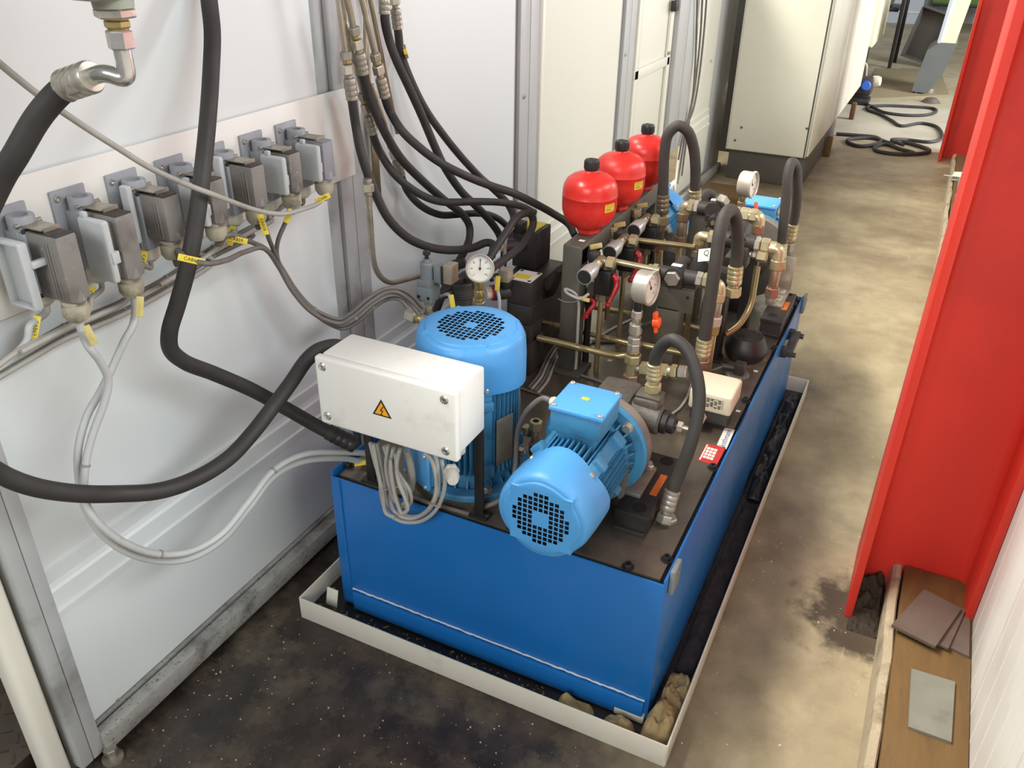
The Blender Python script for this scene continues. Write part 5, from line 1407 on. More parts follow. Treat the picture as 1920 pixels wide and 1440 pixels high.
s0 = PX(958, 551, y=1.985); solenoid(vs1, (fx0+0.004, 1.985, s0.z+0.012), (-0.72, -0.69, -0.02))
dp = PX(948, 515, y=1.955); b = MB(); b.box((dp.x, dp.y, dp.z), (0.032, 0.034, 0.036), 0.004); part('plug_connector', b, 'clear_plastic', vs1)
part('plug_base', MB().box((dp.x+0.004, dp.y+0.002, dp.z-0.026), (0.030, 0.03, 0.018), 0.002), 'black_plastic', vs1)
b = MB(); b.cyl((dp.x-0.014, dp.y-0.006, dp.z-0.004), (dp.x-0.040, dp.y-0.020, dp.z-0.012), 0.010, n=16); part('gland', b, 'black_plastic', vs1)
cp = PATH([(928, 520, 1.93), (932, 540, 1.925), (936, 560, 1.92), (936, 580, 1.92), (930, 600, 1.925), (925, 612, 1.93)], 'y')
part('cable', MB().tube(spline(cp, 6), 0.0048, 10), 'cable_light', vs1)
yellow_tag(vs1, PX(933, 531, y=1.918), (0.05, 0, 1), 0.040, 0.013, nrm=(0.4, -1, 0.3))
# rear stack
vs2 = thing('solenoid_valve', 'black solenoid valve stack further back beneath the bunch of hoses', 'valve', (-1.0, 2.2, PZ), 'solenoid valve stacks')
rt = PX(990, 424, y=2.22).z
part('manifold', MB().box((-0.985, 2.20, (PZ+0.645)/2), (0.115, 0.17, 0.645-PZ), 0.003), 'valve_black', vs2)
part('valve_body', MB().box((-1.015, 2.225, (0.645+rt)/2), (0.082, 0.10, rt-0.645-0.002), 0.003), 'valve_black', vs2)
part('label_plate', MB().box((-1.02, 2.225, rt+0.0008), (0.07, 0.09, 0.0016)), 'tag_yellow', vs2)
s0 = PX(965, 460, y=2.16); solenoid(vs2, (s0.x+0.02, 2.185, s0.z), (-0.72, -0.69, -0.02), 0.021)
dp = PX(975, 425, y=2.17); part('plug_connector', MB().box((dp.x, dp.y, dp.z), (0.034, 0.036, 0.034), 0.004), 'black_plastic', vs2)
cp = PATH([(951, 440, 2.14), (947, 460, 2.13), (946, 485, 2.12), (940, 505, 2.12)], 'y'); part('cable', MB().tube(spline(cp, 6), 0.005, 10), 'cable_grey', vs2)
yellow_tag(vs2, PX(955, 434, y=2.13), (0.5, 0.2, 0.8), 0.036, 0.012, nrm=(0.4, -1, 0.3), material='tag_dirty')

# small pressure gauge
g1 = thing('pressure_gauge', 'small round pressure gauge standing behind the upright blue motor', 'pressure gauge', PX(897, 600, y=1.72), 'pressure gauges')
g = PX(900, 502, y=1.72); gauge(g1, g, (0.42, -0.80, 0.22), 0.0335, 0.034, needle=-0.05)
gs_ = g+Vector((-0.007, 0.006, -0.032)); chain(g1, gs_, gs_+Vector((0, 0, -1)), [(0, 0.03, 0.0115, 'c', 'brass', 'stem'), (0.03, 0.052, 0.0125, 'c', 'brass', 'stem'), (0.052, 0.062, 0.011, 'c', 'brass', 'neck'), (0.062, 0.08, 0.0165, 'h', 'zinc_brown', 'nut'), (0.08, 0.10, 0.011, 'c', 'zinc_brown', 'neck'), (0.10, gs_.z-PZ-0.001, 0.015, 'h', 'zinc', 'nut')])
# pressure switch
ps = thing('pressure_switch', 'grey pressure switch with black top knob standing behind the white box', 'switch', PX(803, 600, y=1.72))
X0 = PX(803, 560, y=1.72); X0.z = PX(803, 548, y=1.72).z
part('body', MB().box((X0.x, X0.y, X0.z), (0.046, 0.046, 0.040), 0.002).box((X0.x, X0.y, X0.z+0.028), (0.04, 0.04, 0.02), 0.002), 'machine_grey', ps)
zz = X0.z+0.038
part('cylinder', MB().lathe([(0, 0), (0.0175, 0), (0.0175, 0.042), (0.0155, 0.045), (0.010, 0.046), (0.009, 0.054), (0, 0.054)], (X0.x, X0.y, zz), (0, 0, 1), 24), 'machine_grey', ps)
part('knob', MB().lathe([(0, 0.054), (0.005, 0.054), (0.005, 0.062), (0.010, 0.066), (0.0095, 0.073), (0, 0.075)], (X0.x, X0.y, zz), (0, 0, 1), 20), 'black_plastic', ps)
part('switch_case', MB().box((X0.x+0.032, X0.y+0.012, zz+0.016), (0.024, 0.034, 0.044), 0.003), 'machine_grey', ps)
part('plug_connector', MB().box((X0.x+0.058, X0.y+0.018, zz+0.020), (0.026, 0.04, 0.05), 0.003), 'clear_plastic', ps)
part('plug_gasket', MB().box((X0.x+0.045, X0.y+0.015, zz+0.018), (0.005, 0.044, 0.05), 0.002), 'black_plastic', ps)
chain(ps, (X0.x, X0.y, X0.z-0.02), (X0.x, X0.y, 0), [(0, 0.016, 0.013, 'h', 'zinc', 'nut'), (0.016, 0.036, 0.010, 'c', 'zinc', 'neck'), (0.036, 0.05, 0.013, 'h', 'zinc_brown', 'nut'), (0.05, 0.085, 0.0165, 'h', 'zinc', 'nut'), (0.085, X0.z-0.02-PZ, 0.012, 'c', 'zinc_yellow', 'stem')])
for dx in (-0.014, 0.014): part('bore_disc', MB().lathe([(0, 0.0003), (0.0045, 0.0003)], (X0.x+dx, X0.y-0.0231, X0.z-0.006), (0, -1, 0), 12), 'hole_shade_black', ps)  # black discs painting the two openings dark
n0 = PX(795, 600, y=1.69); n1 = PX(765, 588, y=1.69)
chain(ps, n0, n1, [(-0.012, 0.006, 0.014, 'c', 'zinc', 'neck'), (0.006, 0.022, 0.014, 'c', 'brass', 'neck'), (0.022, 0.052, 0.020, 'h', 'zinc', 'nut')])
# dark filter housing
dk = thing('filter_housing', 'black round-topped filter housing with a yellow cable tag behind the upright motor', 'filter', PX(868, 600, y=1.80))
D0 = PX(866, 536, y=1.86)
F = frame((D0.x, D0.y, D0.z), (0, 0, 1))
b = MB(); b.lathe([(0, -0.16), (0.030, -0.16), (0.030, -0.03), (0.033, -0.028), (0.035, 0.0), (0.035, 0.012), (0.032, 0.016), (0, 0.016)], D0, (0, 0, 1), 30); b.box((D0.x+0.01, D0.y+0.02, D0.z+0.012), (0.06, 0.05, 0.03), 0.006)
for k in range(4): b.lathe([(0.034, -0.026+k*0.006), (0.0362, -0.024+k*0.006), (0.034, -0.022+k*0.006)], D0, (0, 0, 1), 30)
part('housing', b, 'dark_plastic', dk)
part('top_knob', MB().lathe([(0, 0.016), (0.0165, 0.016), (0.017, 0.028), (0.014, 0.032), (0, 0.033)], D0+Vector((-0.006, -0.012, 0)), (0, 0, 1), 24), 'dark_plastic', dk)
k0 = D0+Vector((-0.02, -0.03, -0.012)); b = MB(); b.cyl(k0, k0+Vector((-0.014, -0.026, -0.004)), 0.0115, n=16); part('gland', b, 'black_plastic', dk)
part('cable', MB().tube(spline([k0+Vector((-0.014, -0.026, -0.004))]+PATH([(843, 555, 1.735), (848, 572, 1.73), (855, 590, 1.73), (862, 604, 1.73)], 'y'), 6), 0.0045, 10), 'cable_light', dk)
yellow_tag(dk, PX(848, 567, y=1.722), (-0.22, 0, 1), 0.040, 0.013, nrm=(0.3, -1, 0.3))
el = thing('banjo_fitting', 'dark banjo fitting with a grey cap beside the small gauge', 'fitting', PX(850, 505, y=1.84))
B0, B1 = PX(841, 503, y=1.84), PX(872, 492, y=1.86)
chain(el, B0, B1, [(0, 0.010, 0.008, 'c', 'zinc_dull', 'cap'), (0.010, 0.026, 0.017, 'c', 'black_steel', 'body'), (0.026, 0.05, 0.0135, 'h', 'black_steel', 'nut')])
part('number_label', MB(frame(PX(850, 500, y=1.815), (0.1, -1, 0.3))).box((0, 0, 0), (0.014, 0.016, 0.001)), 'sticker_white', el)
# cables lying on the plate
def floor_cable(label, px, r=0.0045, material='cable_dark', group='grey cables lying on the cover plate', z=PZ):
    P = spline([PX(a, b, z=z+r+(c[0] if c else 0)) for (a, b, *c) in px], 8)
    return solo('cable', MB().tube(P, r, 10), material, label, 'cable', group)
for i, off in enumerate((6, 13, 20, 27)):
    floor_cable(['cable hugging the black valve stack in the bundle on the plate', 'cable second from the black valve stack in the bundle on the plate', 'cable third from the black valve stack in the bundle on the plate', 'cable farthest from the black valve stack in the bundle on the plate'][i], [(1040+off*0.2, 640+off), (1027+off*0.5, 656+off), (1015+off*0.7, 678+off*0.7), (1004+off*0.8, 702+off*0.5), (986+off*0.8, 724+off*0.5)], 0.0045, 'cable_grey' if i % 2 else 'cable_dark')
floor_cable('dark cable lying across the plate under the brassy tubes', [(1040, 655), (1085, 642), (1130, 640), (1175, 642), (1230, 648)])
floor_cable('grey cable lying from the frame post to the gauge stack', [(1082, 660), (1110, 640), (1150, 615), (1183, 599)], 0.004, 'cable_grey')
floor_cable('thin grey cable lying on the plate behind the small motor terminal box', [(960, 722), (1000, 736), (1040, 748), (1075, 754)], 0.004)
floor_cable('thin cable resting on the plate left of the round plug', [(1078, 700), (1100, 707), (1125, 715), (1140, 722)], 0.004)
floor_cable('grey cable running past the ivory box to the pump', [(1300, 700), (1292, 735), (1275, 765), (1258, 778), (1245, 790)], 0.004, 'cable_grey')
# cable of the small motor
pts = [Vector((SMX-0.084, 1.425, 0.688))]+PATH([(1018, 747, 1.43), (990, 768, 1.43), (973, 800, 1.43), (968, 840, 1.43), (967, 870, 1.42), (960, 905, 1.40), (940, 935, 1.36), (905, 952, 1.335)], 'y')
t, P = hose_thing('motor_cable', 'grey cable curving from the small motor terminal box down to the plate', 'cable', pts, 0.0062, 'cable_dark')
pts = [(962, 690), (970, 720), (972, 760), (966, 790), (955, 800)]
solo('cable', MB().tube(spline(PATH([(a, b, 1.58) for a, b in pts], 'y'), 8), 0.005, 10), 'cable_dark', 'dark grey cable hanging down behind the upright blue motor', 'cable')
rk = PX(936, 935, z=PZ+0.02)
solo('drain_plug', MB().lathe([(0, 0), (0.014, 0), (0.014, 0.010), (0.010, 0.012), (0.010, 0.026), (0.004, 0.027), (0, 0.022)], (-0.670, 1.375, PZ), (0, 0, 1), 18), 'red_light', 'small red plastic plug on the plate between the two front motors', 'plug')
# ================================================================== connector board on the enclosure wall
bd_ = thing('connector_board', 'long white steel plate screwed to the wall carrying seven plug connectors', 'board', (-1.325, 1.2, 0.985))
part('plate', MB().box((-1.3245, 1.235, 1.094), (0.005, 1.10, 0.2185), 0.001), 'board_white', bd_)
for y in (0.85, 1.3, 1.64): part('spacer', MB().box((-1.335, y, 1.09), (0.017, 0.05, 0.18)), 'post_alu', bd_)
BXF = -1.322
def connector(i, y0, hood, cover, label):
    t = thing('plug_connector', label, 'connector', (BXF, y0+0.02, 1.02), 'heavy-duty connectors on the white board')
    part('mounting_plate', MB().box((BXF+0.003, y0+0.020, 1.092), (0.006, 0.070, 0.148), 0.002), 'conn_grey', t)
    b = MB(); b.box((BXF+0.030, y0+0.026, 1.078), (0.05, 0.044, 0.105), 0.004)
    b.lathe([(0, 1.128), (0.0125, 1.128), (0.0125, 1.153), (0.0205, 1.153), (0.0215, 1.151), (0.0215, 1.120), (0, 1.120)], (BXF+0.026, y0+0.026, 0), (0, 0, 1), 24)
    b.box((BXF+0.040, y0+0.026, 1.078), (0.003, 0.047, 0.108), 0.001)
    part('base_housing', b, 'conn_grey', t)
    part('entry_floor_disc', MB().lathe([(0, 0.0), (0.0122, 0.0), (0.0122, 0.002), (0, 0.002)], (BXF+0.026, y0+0.026, 1.1285), (0, 0, 1), 24), 'dark_plastic', t)  # dark disc on the entry's floor, deepening its shade by colour
    for z in (1.153, 1.032):
        s = MB(); socket_screw(s, (BXF+0.006, y0-0.004, z), (1, 0, 0), 0.0062, 0.004); part('screw', s, 'steel_bright', t)
    # bottom entry of the base
    g = MB(); g.lathe([(0, 0), (0.019, 0), (0.021, -0.012), (0.020, -0.026), (0.011, -0.034), (0, -0.034)], (BXF+0.026, y0+0.026, 1.028), (0, 0, 1), 10)
    part('base_gland', g, 'gland_white', t)
    # hood
    hx0, hx1, hy0, hy1, hz0, hz1 = BXF+0.050, BXF+(0.124 if i < 2 else 0.112), y0+0.008, y0+0.048, (1.020 if i < 2 else 1.050), 1.134
    hb = MB(); hb.box(((hx0+hx1)/2, (hy0+hy1)/2, (hz0+hz1)/2), (hx1-hx0, hy1-hy0, hz1-hz0), 0.005)
    for q in range(3): hb.box((hx1-0.030+q*0.007, hy0, (hz0+hz1)/2-0.002), (0.0032, 0.004, hz1-hz0-0.016), 0.001)
    hd = part('hood', hb, hood, t)
    part('hood_seal', MB().box((hx0, (hy0+hy1)/2, (hz0+hz1)/2), (0.006, hy1-hy0+0.004, hz1-hz0+0.004), 0.002), 'black_plastic', t)
    part('hood_top', MB().box(((hx0+hx1)/2+0.002, (hy0+hy1)/2, hz1+0.0004), (hx1-hx0-0.008, hy1-hy0-0.006, 0.0018), 0.0006), 'hood_grime' if hood == 'hood_dark' else hood, t)
    lv = MB(); lv.box((hx0+0.014, (hy0+hy1)/2, hz1+0.006), (0.05, 0.034, 0.002), M=None); lv.box((hx0+0.038, (hy0+hy1)/2+0.004, hz1+0.003), (0.003, 0.03, 0.010)); lv.cyl((hx0-0.012, hy0-0.004, hz1+0.006), (hx0-0.012, hy1+0.004, hz1+0.006), 0.004, n=12)
    part('locking_lever', lv, 'zinc_dull', t)
    # cable gland under the hood's outer end
    gx, gy = hx1-0.022, (hy0+hy1)/2
    g = MB(); g.lathe([(0, 0), (0.0205, 0), (0.0205, -0.006), (0.018, -0.007), (0.018, -0.010), (0.0215, -0.011), (0.0215, -0.028), (0.016, -0.038), (0.0075, -0.040), (0, -0.040)], (gx, gy, hz0), (0, 0, 1), 12)
    part('hood_gland', g, 'gland_light', t)
    hn = MB(); hn.lathe([(0.0, -0.012), (0.012, -0.008), (0.016, 0.0), (0.014, 0.018), (0.006, 0.032), (0, 0.034)], (gx+0.008, gy, hz0), (0, 0, 1), 16); part('gland_boss', hn, hood, t)
    # cover flap
    if cover == 'front':
        cv = MB(); cv.box(((hx0+hx1)/2+0.002, hy0-0.016, (hz0+hz1)/2), (0.064, 0.014, hz1-hz0-0.002), 0.006, seg=3); cv.box((hx0+0.020, hy0-0.016, hz1+0.002), (0.012, 0.010, 0.012), 0.003); cv.box((hx1-0.006, hy0-0.012, (hz0+hz1)/2-0.01), (0.010, 0.016, 0.022), 0.002)
        part('cover_flap', cv, 'cover_light', t)
    elif cover == 'edge':
        cv = MB(); cv.box((hx0-0.008, hy0-0.016, (hz0+hz1)/2+0.006), (0.022, 0.012, 0.108), 0.004, seg=3); cv.box((hx0-0.012, hy0-0.016, hz1+0.006), (0.012, 0.010, 0.012), 0.003)
        part('cover_flap', cv, 'cover_light', t)
    elif cover == 'open':
        cx, cy = hx0+0.004, hy0-0.030
        cv = MB()
        for dx, dz, w, h in ((0, 0.054, 0.06, 0.006), (0, -0.054, 0.06, 0.006), (-0.028, 0, 0.006, 0.11), (0.028, 0, 0.006, 0.11)): cv.box((cx+dx, cy, 1.072+dz), (w, 0.016, h), 0.002)
        cv.box((cx, cy+0.007, 1.072), (0.058, 0.003, 0.108)); cv.box((cx+0.03, cy+0.02, 1.09), (0.012, 0.03, 0.012), 0.003)
        part('cover_flap', cv, 'cover_light', t)
    return Vector((gx, gy, hz0-0.040)), Vector((BXF+0.026, y0+0.026, 0.994))
CL = ['plug connector with dark hood and open flap at the plate end by the corner post', 'plug connector with dark hood and pale closed flap, second from the corner post', 'plug connector with scuffed dark hood, third from the corner post', 'plug connector partly behind the hanging black hose', 'plug connector with ribbed dark hood just past the hanging black hose', 'plug connector with pale flap and dirty brown hood, second from the plate end', 'clean light grey plug connector at the plate end by the pipes']
CH = ['hood_dark', 'hood_dark', 'hood_dark', 'hood_dark', 'hood_dark', 'hood_dark', 'hood_grey']
CC = ['open', 'front', 'edge', 'front', 'edge', 'front', 'front']
GL = []
for i in range(7):
    GL.append(connector(i, 0.815+0.1160*i, CH[i], CC[i], CL[i]))

# ---- cables from the connectors
def cable_thing(label, P, r, material, group=None, ties=(), tags=(), name='cable', sub=8):
    S = spline(P, sub); lo = min(S, key=lambda q: q.z)
    t = thing(name, label, 'cable', lo, group)
    part('sheath', MB().tube(S, r, 12), material, t)
    for (px, py, kw, ang, txt, mt, L) in tags:
        p = PX(px, py, **kw); d = RGT*math.cos(ang)-UPV*math.sin(ang)
        yellow_tag(t, p-ray(px, py).normalized()*(r+0.008), d, L, 0.0125, txt, nrm=-ray(px, py), th=0.003, material=mt)
    for (px, py, kw) in ties:
        p = min(S, key=lambda q: (q-PX(px, py, **kw)).length); k = S.index(p); d = (S[min(k+1, len(S)-1)]-S[max(k-1, 0)]).normalized()
        part('cable_tie', MB().lathe([(r*1.0, -0.002), (r*1.22, -0.002), (r*1.22, 0.002), (r*1.0, 0.002)], p, d, 14), 'tie_grey', t)
    return t
G = 'grey connector cables'
x1 = -1.20
cable_thing('pale grey cable swagging from the hood by the corner post to the tank', [GL[0][0]+Vector((0, 0, 0.01)), GL[0][0]+Vector((0, 0, -0.02))]+PATH([(165, 648, -1.19), (187, 677, -1.19), (203, 713, -1.195), (197, 750, -1.20), (173, 817, -1.21), (160, 873, -1.21), (160, 940, -1.20), (182, 977, -1.19), (233, 1017, -1.18), (300, 1039, -1.17), (360, 1033, -1.155), (417, 1000, -1.14), (467, 940, -1.12), (513, 882, -1.11), (567, 853, -1.09), (640, 848, -1.06), (690, 850, -1.03)], 'x'), 0.0070, 'cable_light', G, [(300, 1040, {'x': -1.17}), (160, 876, {'x': -1.21}), (513, 882, {'x': -1.11})], [(169, 628, {'x': -1.19}, 1.1, None, 'tag_dirty', 0.034)])
cable_thing('pale grey cable swagging under its twin, from the second dark hood to the tank', [GL[1][0]+Vector((0, 0, 0.01)), GL[1][0]+Vector((0, 0, -0.015))]+PATH([(250, 608, -1.205), (233, 640, -1.210), (207, 697, -1.222), (187, 737, -1.225), (163, 780, -1.230), (147, 840, -1.230), (147, 893, -1.230), (155, 940, -1.225), (182, 992, -1.215), (233, 1033, -1.200), (300, 1052, -1.190), (360, 1046, -1.175), (420, 1010, -1.160), (470, 950, -1.140), (512, 896, -1.130), (560, 868, -1.110), (640, 860, -1.080), (690, 868, -1.050)], 'x'), 0.0070, 'cable_light', G, [], [(262, 575, {'x': -1.195}, 1.62, None, 'tag_dirty', 0.036)])
# cable passing in front of the black hose
cable_thing('grey cable with the yellow CAB60 tag crossing in front of the black hose', [GL[2][0]+Vector((0, 0, 0.01)), GL[2][0]+Vector((0.004, 0, -0.012))]+[PX(a, b, d=dd) for a, b, dd in ((333, 470, 1.57), (350, 484, 1.525), (385, 494, 1.515), (420, 489, 1.57), (460, 472, 1.70), (495, 466, 1.80))]+PATH([(522, 500, -1.25), (548, 545, -1.24), (580, 582, -1.22), (610, 600, -1.20), (640, 606, -1.18), (664, 592, -1.16), (694, 567, -1.14), (724, 549, -1.12), (745, 548, -1.10), (766, 561, -1.08), (788, 583, -1.06)], 'x'), 0.0052, 'cable_dark', G, [], [(359, 487, {'d': 1.520}, 0.22, 'CAB60', 'tag_yellow', 0.046)])
cable_thing('dark grey cable running from the hood behind the hose to the tank', [GL[3][0]+Vector((0, 0, 0.01)), GL[3][0]+Vector((0, 0, -0.01))]+PATH([(426, 441, -1.215), (468, 453, -1.235), (500, 468, -1.25), (525, 497, -1.255), (552, 540, -1.25), (583, 575, -1.235), (612, 592, -1.21), (640, 598, -1.19), (660, 586, -1.17), (690, 560, -1.15), (722, 542, -1.13), (747, 541, -1.11), (770, 553, -1.09), (793, 578, -1.07)], 'x'), 0.0052, 'cable_dark', G, [(590, 583, {'x': -1.22})], [(443, 449, {'x': -1.222}, 0.22, 'CAB59', 'tag_yellow', 0.044)])
cable_thing('dark grey cable with an upright yellow tag below the ribbed hood', [GL[4][0]+Vector((0, 0, 0.01)), GL[4][0]+Vector((0, 0, -0.01))]+PATH([(492, 420, -1.215), (506, 452, -1.235), (517, 478, -1.25), (535, 518, -1.25), (562, 556, -1.24), (592, 588, -1.225), (618, 604, -1.20), (642, 610, -1.18), (668, 597, -1.155), (700, 570, -1.135), (728, 555, -1.115), (748, 555, -1.10), (768, 568, -1.08), (785, 590, -1.06)], 'x'), 0.0050, 'cable_dark', G, [(668, 597, {'x': -1.155})], [(493, 421, {'x': -1.215}, 1.25, 'CAB58', 'tag_yellow', 0.044)])
cable_thing('dark grey cable dropping from the dirty brown hood into the bundle', [GL[5][0]+Vector((0, 0, 0.01)), GL[5][0]+Vector((0, 0, -0.01))]+PATH([(545, 392, -1.215), (534, 420, -1.23), (521, 452, -1.245), (520, 482, -1.255), (540, 528, -1.255), (566, 566, -1.245), (598, 595, -1.23), (622, 610, -1.205), (645, 616, -1.185), (672, 602, -1.16), (704, 574, -1.14), (731, 560, -1.12), (750, 562, -1.10), (765, 578, -1.08)], 'x'), 0.0050, 'cable_dark', G, [(700, 574, {'x': -1.14})], [(541, 405, {'x': -1.22}, 2.0, None, 'tag_yellow', 0.032)])
cable_thing('long thin grey cable from the clean light connector swinging up past the black hose', [GL[6][0]+Vector((0, 0, 0.01)), GL[6][0]+Vector((0, 0, -0.01))]+[PX(a, b, d=dd) for a, b, dd in ((608, 368, 1.93), (598, 380, 1.91), (572, 391, 1.84), (530, 401, 1.755), (488, 396, 1.685), (426, 375, 1.58), (390, 361, 1.525), (360, 350, 1.50), (280, 314, 1.40), (225, 280, 1.34), (150, 232, 1.25), (75, 180, 1.17), (0, 120, 1.10), (-60, 70, 1.05))], 0.0050, 'cable_grey', G, [], [(605, 372, {'d': 1.92}, -0.45, 'CAB6', 'tag_yellow', 0.036)])
# tied bundle along the plate's lower edge, fed by the base entries
for i, (oy, lab) in enumerate(((-8, 'uppermost grey cable of the tied bundle under the white plate'), (0, 'grey cable second from the top of the tied bundle under the plate'), (9, 'grey cable second from the bottom of the tied bundle under the plate'), (17, 'lowest grey cable of the tied bundle under the white plate'))):
    src = GL[(6, 5, 4, 3)[i]][1]
    st = [src+Vector((0, 0, 0.012)), src+Vector((0, -0.004, -0.014))]
    pp = [(545, 385), (510, 412), (475, 432), (400, 472), (312, 529), (232, 572), (150, 607), (120, 620), (55, 657), (-10, 695)][i:] if i < 3 else [(400, 472), (312, 529), (232, 572), (150, 607), (120, 620), (55, 657), (-10, 695)]
    cable_thing(lab, st+[PX(a, b+oy, x=-1.303+0.011*(i % 2)) for a, b in pp], 0.0052, 'cable_grey' if i % 2 else 'cable_dark', 'tied cable bundle under the white plate', [(a, b+oy, {'x': -1.30}) for a, b in ((400, 472), (312, 529), (232, 572), (120, 620))] if i in (0, 2) else [])
for (k, pts, txt, tp, lab) in ((0, [(56, 610), (50, 640), (10, 680), (-20, 700)], 'CAB63', (66, 615), 'pale grey cable with the CAB63 tag below the open flap'), (1, [(172, 560), (168, 580), (140, 605), (100, 625), (40, 655), (-10, 690)], 'CAB61', (166, 558), 'grey cable with the CAB61 tag between the first two hoods'), (2, [(262, 500), (258, 530), (235, 565), (190, 588), (120, 618), (40, 660)], 'CAB60', (268, 490), 'grey cable with a narrow tag between the second and third hoods'), (4, [(438, 436), (428, 448), (412, 460), (395, 474), (350, 505), (300, 534)], 'CAB58', (434, 442), 'grey cable with the CAB58 tag just past the black hose')):
    s = GL[k][1]
    cable_thing(lab, [s+Vector((0, 0, 0.012)), s+Vector((0, 0, -0.012))]+PATH([(a, b, -1.280+0.011*(k % 3)) for a, b in pts], 'x'), 0.0064 if k < 1 else 0.005, 'cable_light' if k == 0 else 'cable_grey', G, [], [(tp[0], tp[1], {'x': -1.29}, 1.75 if k != 1 else 1.9, txt, 'tag_yellow', 0.042)])

# ================================================================== heavy black hoses at the enclosure corner
p = [PX(a, b, d=dd) for a, b, dd in ((386, -60, 1.60), (392, 0, 1.60), (398, 60, 1.60), (396, 130, 1.59), (390, 220, 1.565), (380, 320, 1.555), (367, 420, 1.552), (352, 500, 1.56), (333, 570, 1.585), (318, 622, 1.605), (320, 655, 1.63), (345, 678, 1.67), (400, 700, 1.75), (470, 730, 1.83), (540, 768, 1.90), (600, 802, 1.94), (632, 818, 1.95))]
t, P = hose_thing('hydraulic_hose', 'thick black hose hanging past the connectors and bending to the tank corner', 'hose', p, 0.0158, 'rubber')
f = end_fit(t, P, 0.0158, True, 0.06, 'black_steel', False)
part('hose_clip', MB().lathe([(0.0155, -0.012), (0.0185, -0.012), (0.0185, 0.012), (0.0155, 0.012)], P[-4], P[-3]-P[-5], 20), 'rubber', t)
p = [PX(a, b, d=dd) for a, b, dd in ((132, 157, 1.05), (105, 180, 1.06), (70, 222, 1.07), (30, 290, 1.085), (0, 340, 1.10), (-60, 480, 1.13), (-100, 640, 1.17), (-95, 780, 1.23), (-50, 850, 1.28), (0, 888, 1.33), (60, 912, 1.38), (140, 925, 1.45), (220, 926, 1.52), (300, 920, 1.58), (370, 896, 1.64), (430, 858, 1.69), (475, 810, 1.73), (510, 765, 1.76), (545, 718, 1.79), (575, 675, 1.81), (600, 655, 1.84), (640, 650, 1.90), (690, 680, 1.97))]
t, P = hose_thing('hydraulic_hose', 'thick black hose sweeping low past the corner post to behind the white box', 'hose', p, 0.0160, 'rubber')
# end fitting under the wall box
e0 = PX(222, 8, d=1.0); dn = Vector((0, 0, -1))
A0 = P[0]; Fd = (PX(200, 134, d=1.01)-A0).normalized()
ferrule(t, A0-Fd*0.012, Fd, 0.0160, 0.058, 'zinc', 3)
pe = A0+Fd*0.044
vtop = PX(229, 92, d=1.0)
part('elbow', MB().tube(bend([pe, pe+Fd*0.028, vtop+Vector((0.0, 0, -0.036)), vtop], 0.03, 8), 0.0105, 18), 'steel_bright', t)
part('clamp', MB().lathe([(0.0160, -0.004), (0.0182, -0.004), (0.0182, 0.004), (0.0160, 0.004)], P[3], P[4]-P[2], 20).box((0, 0, 0), (0.030, 0.012, 0.012), 0.003, M=frame(PX(147, 166, d=1.03), (0.2, -1, 0.3), (0.9, 0.2, 0.3))).box((0, 0, 0), (0.010, 0.010, 0.012), 0.003, M=frame(PX(142, 152, d=1.03), (0.2, -1, 0.3))), 'zinc_dull', t)
wbx = thing('wall_box', 'grey-green cast box mounted on the wall above the corner, with a screwed hose outlet below', 'electrical box', vtop+Vector((0, 0, 0.02)))
vv = vtop.copy()
L = (PX(222, 8, d=1.0)-vtop).length
chain(wbx, vv, vv+Vector((0, 0, 1)), [(0, 0.021, 0.0155, 'h', 'steel_bright', 'nut'), (0.021, 0.023, 0.012, 'c', 'brass', 'neck'), (0.023, 0.032, 0.0148, 'h', 'brass', 'nut'), (0.032, 0.034, 0.014, 'c', 'brass', 'neck'), (0.034, 0.045, 0.024, 'h', 'zinc', 'nut')])
zb = vv.z+0.045
cr = PX(272, 0, d=0.985)
bb = MB(); bb.lathe([(0, 0), (0.0225, 0), (0.0235, 0.010), (0.030, 0.016), (0, 0.016)], (vv.x, vv.y, zb), (0, 0, 1), 28)
part('outlet_collar', bb, 'box_greygreen', wbx)
bb = MB(); x1_ = vv.x+0.034; bb.box(((-1.33+x1_)/2, vv.y+0.015, zb+0.0935), (x1_+1.33, 0.15, 0.165), 0.012, seg=3)
part('box_body', bb, 'box_greygreen', wbx)

# ================================================================== bunch of hoses coming off the wall pipes
HG = 'black hoses dropping from the wall pipes to the valves'
def wall_hose(label, pts, r, x0, x1, fit=True, L=0.05, up=None):
    n_ = len(pts)-1; P0 = [PX(a, b, x=x0+(x1-x0)*max(0.0, (i-2)/(n_-2))) for i, (a, b) in enumerate(pts)]
    t, P = hose_thing('hydraulic_hose', label, 'hose', P0, r, 'rubber', HG, 8, 14)
    if fit:
        e, d = end_fit(t, P, r, False, L, 'zinc_dull', True, 0.022, 'zinc', 0.010)
        chain(t, e, e+d, [(0.002, 0.010, r*0.95, 'c', 'brass', 'neck'), (0.010, 0.028, r*1.25, 'h', 'zinc_dull', 'nut'), (0.028, up or 0.20, r*0.62, 'c', 'pipe_steel', 'pipe_stub')])
    return t, P
wall_hose('black hose at the pipe cluster edge, sagging lowest before the valves', [(659, 178), (662, 200), (668, 240), (678, 290), (700, 352), (727, 408), (765, 446), (807, 464), (848, 469), (888, 464), (912, 455), (924, 458), (922, 480)], 0.0115, -1.255, -1.03)
wall_hose('black hose ending under the small gauge after an S bend', [(680, 130), (685, 152), (696, 190), (720, 245), (750, 295), (790, 337), (838, 379), (867, 402), (880, 424), (880, 447), (871, 470), (861, 488), (848, 512), (832, 545), (815, 590)], 0.0115, -1.24, -1.15)
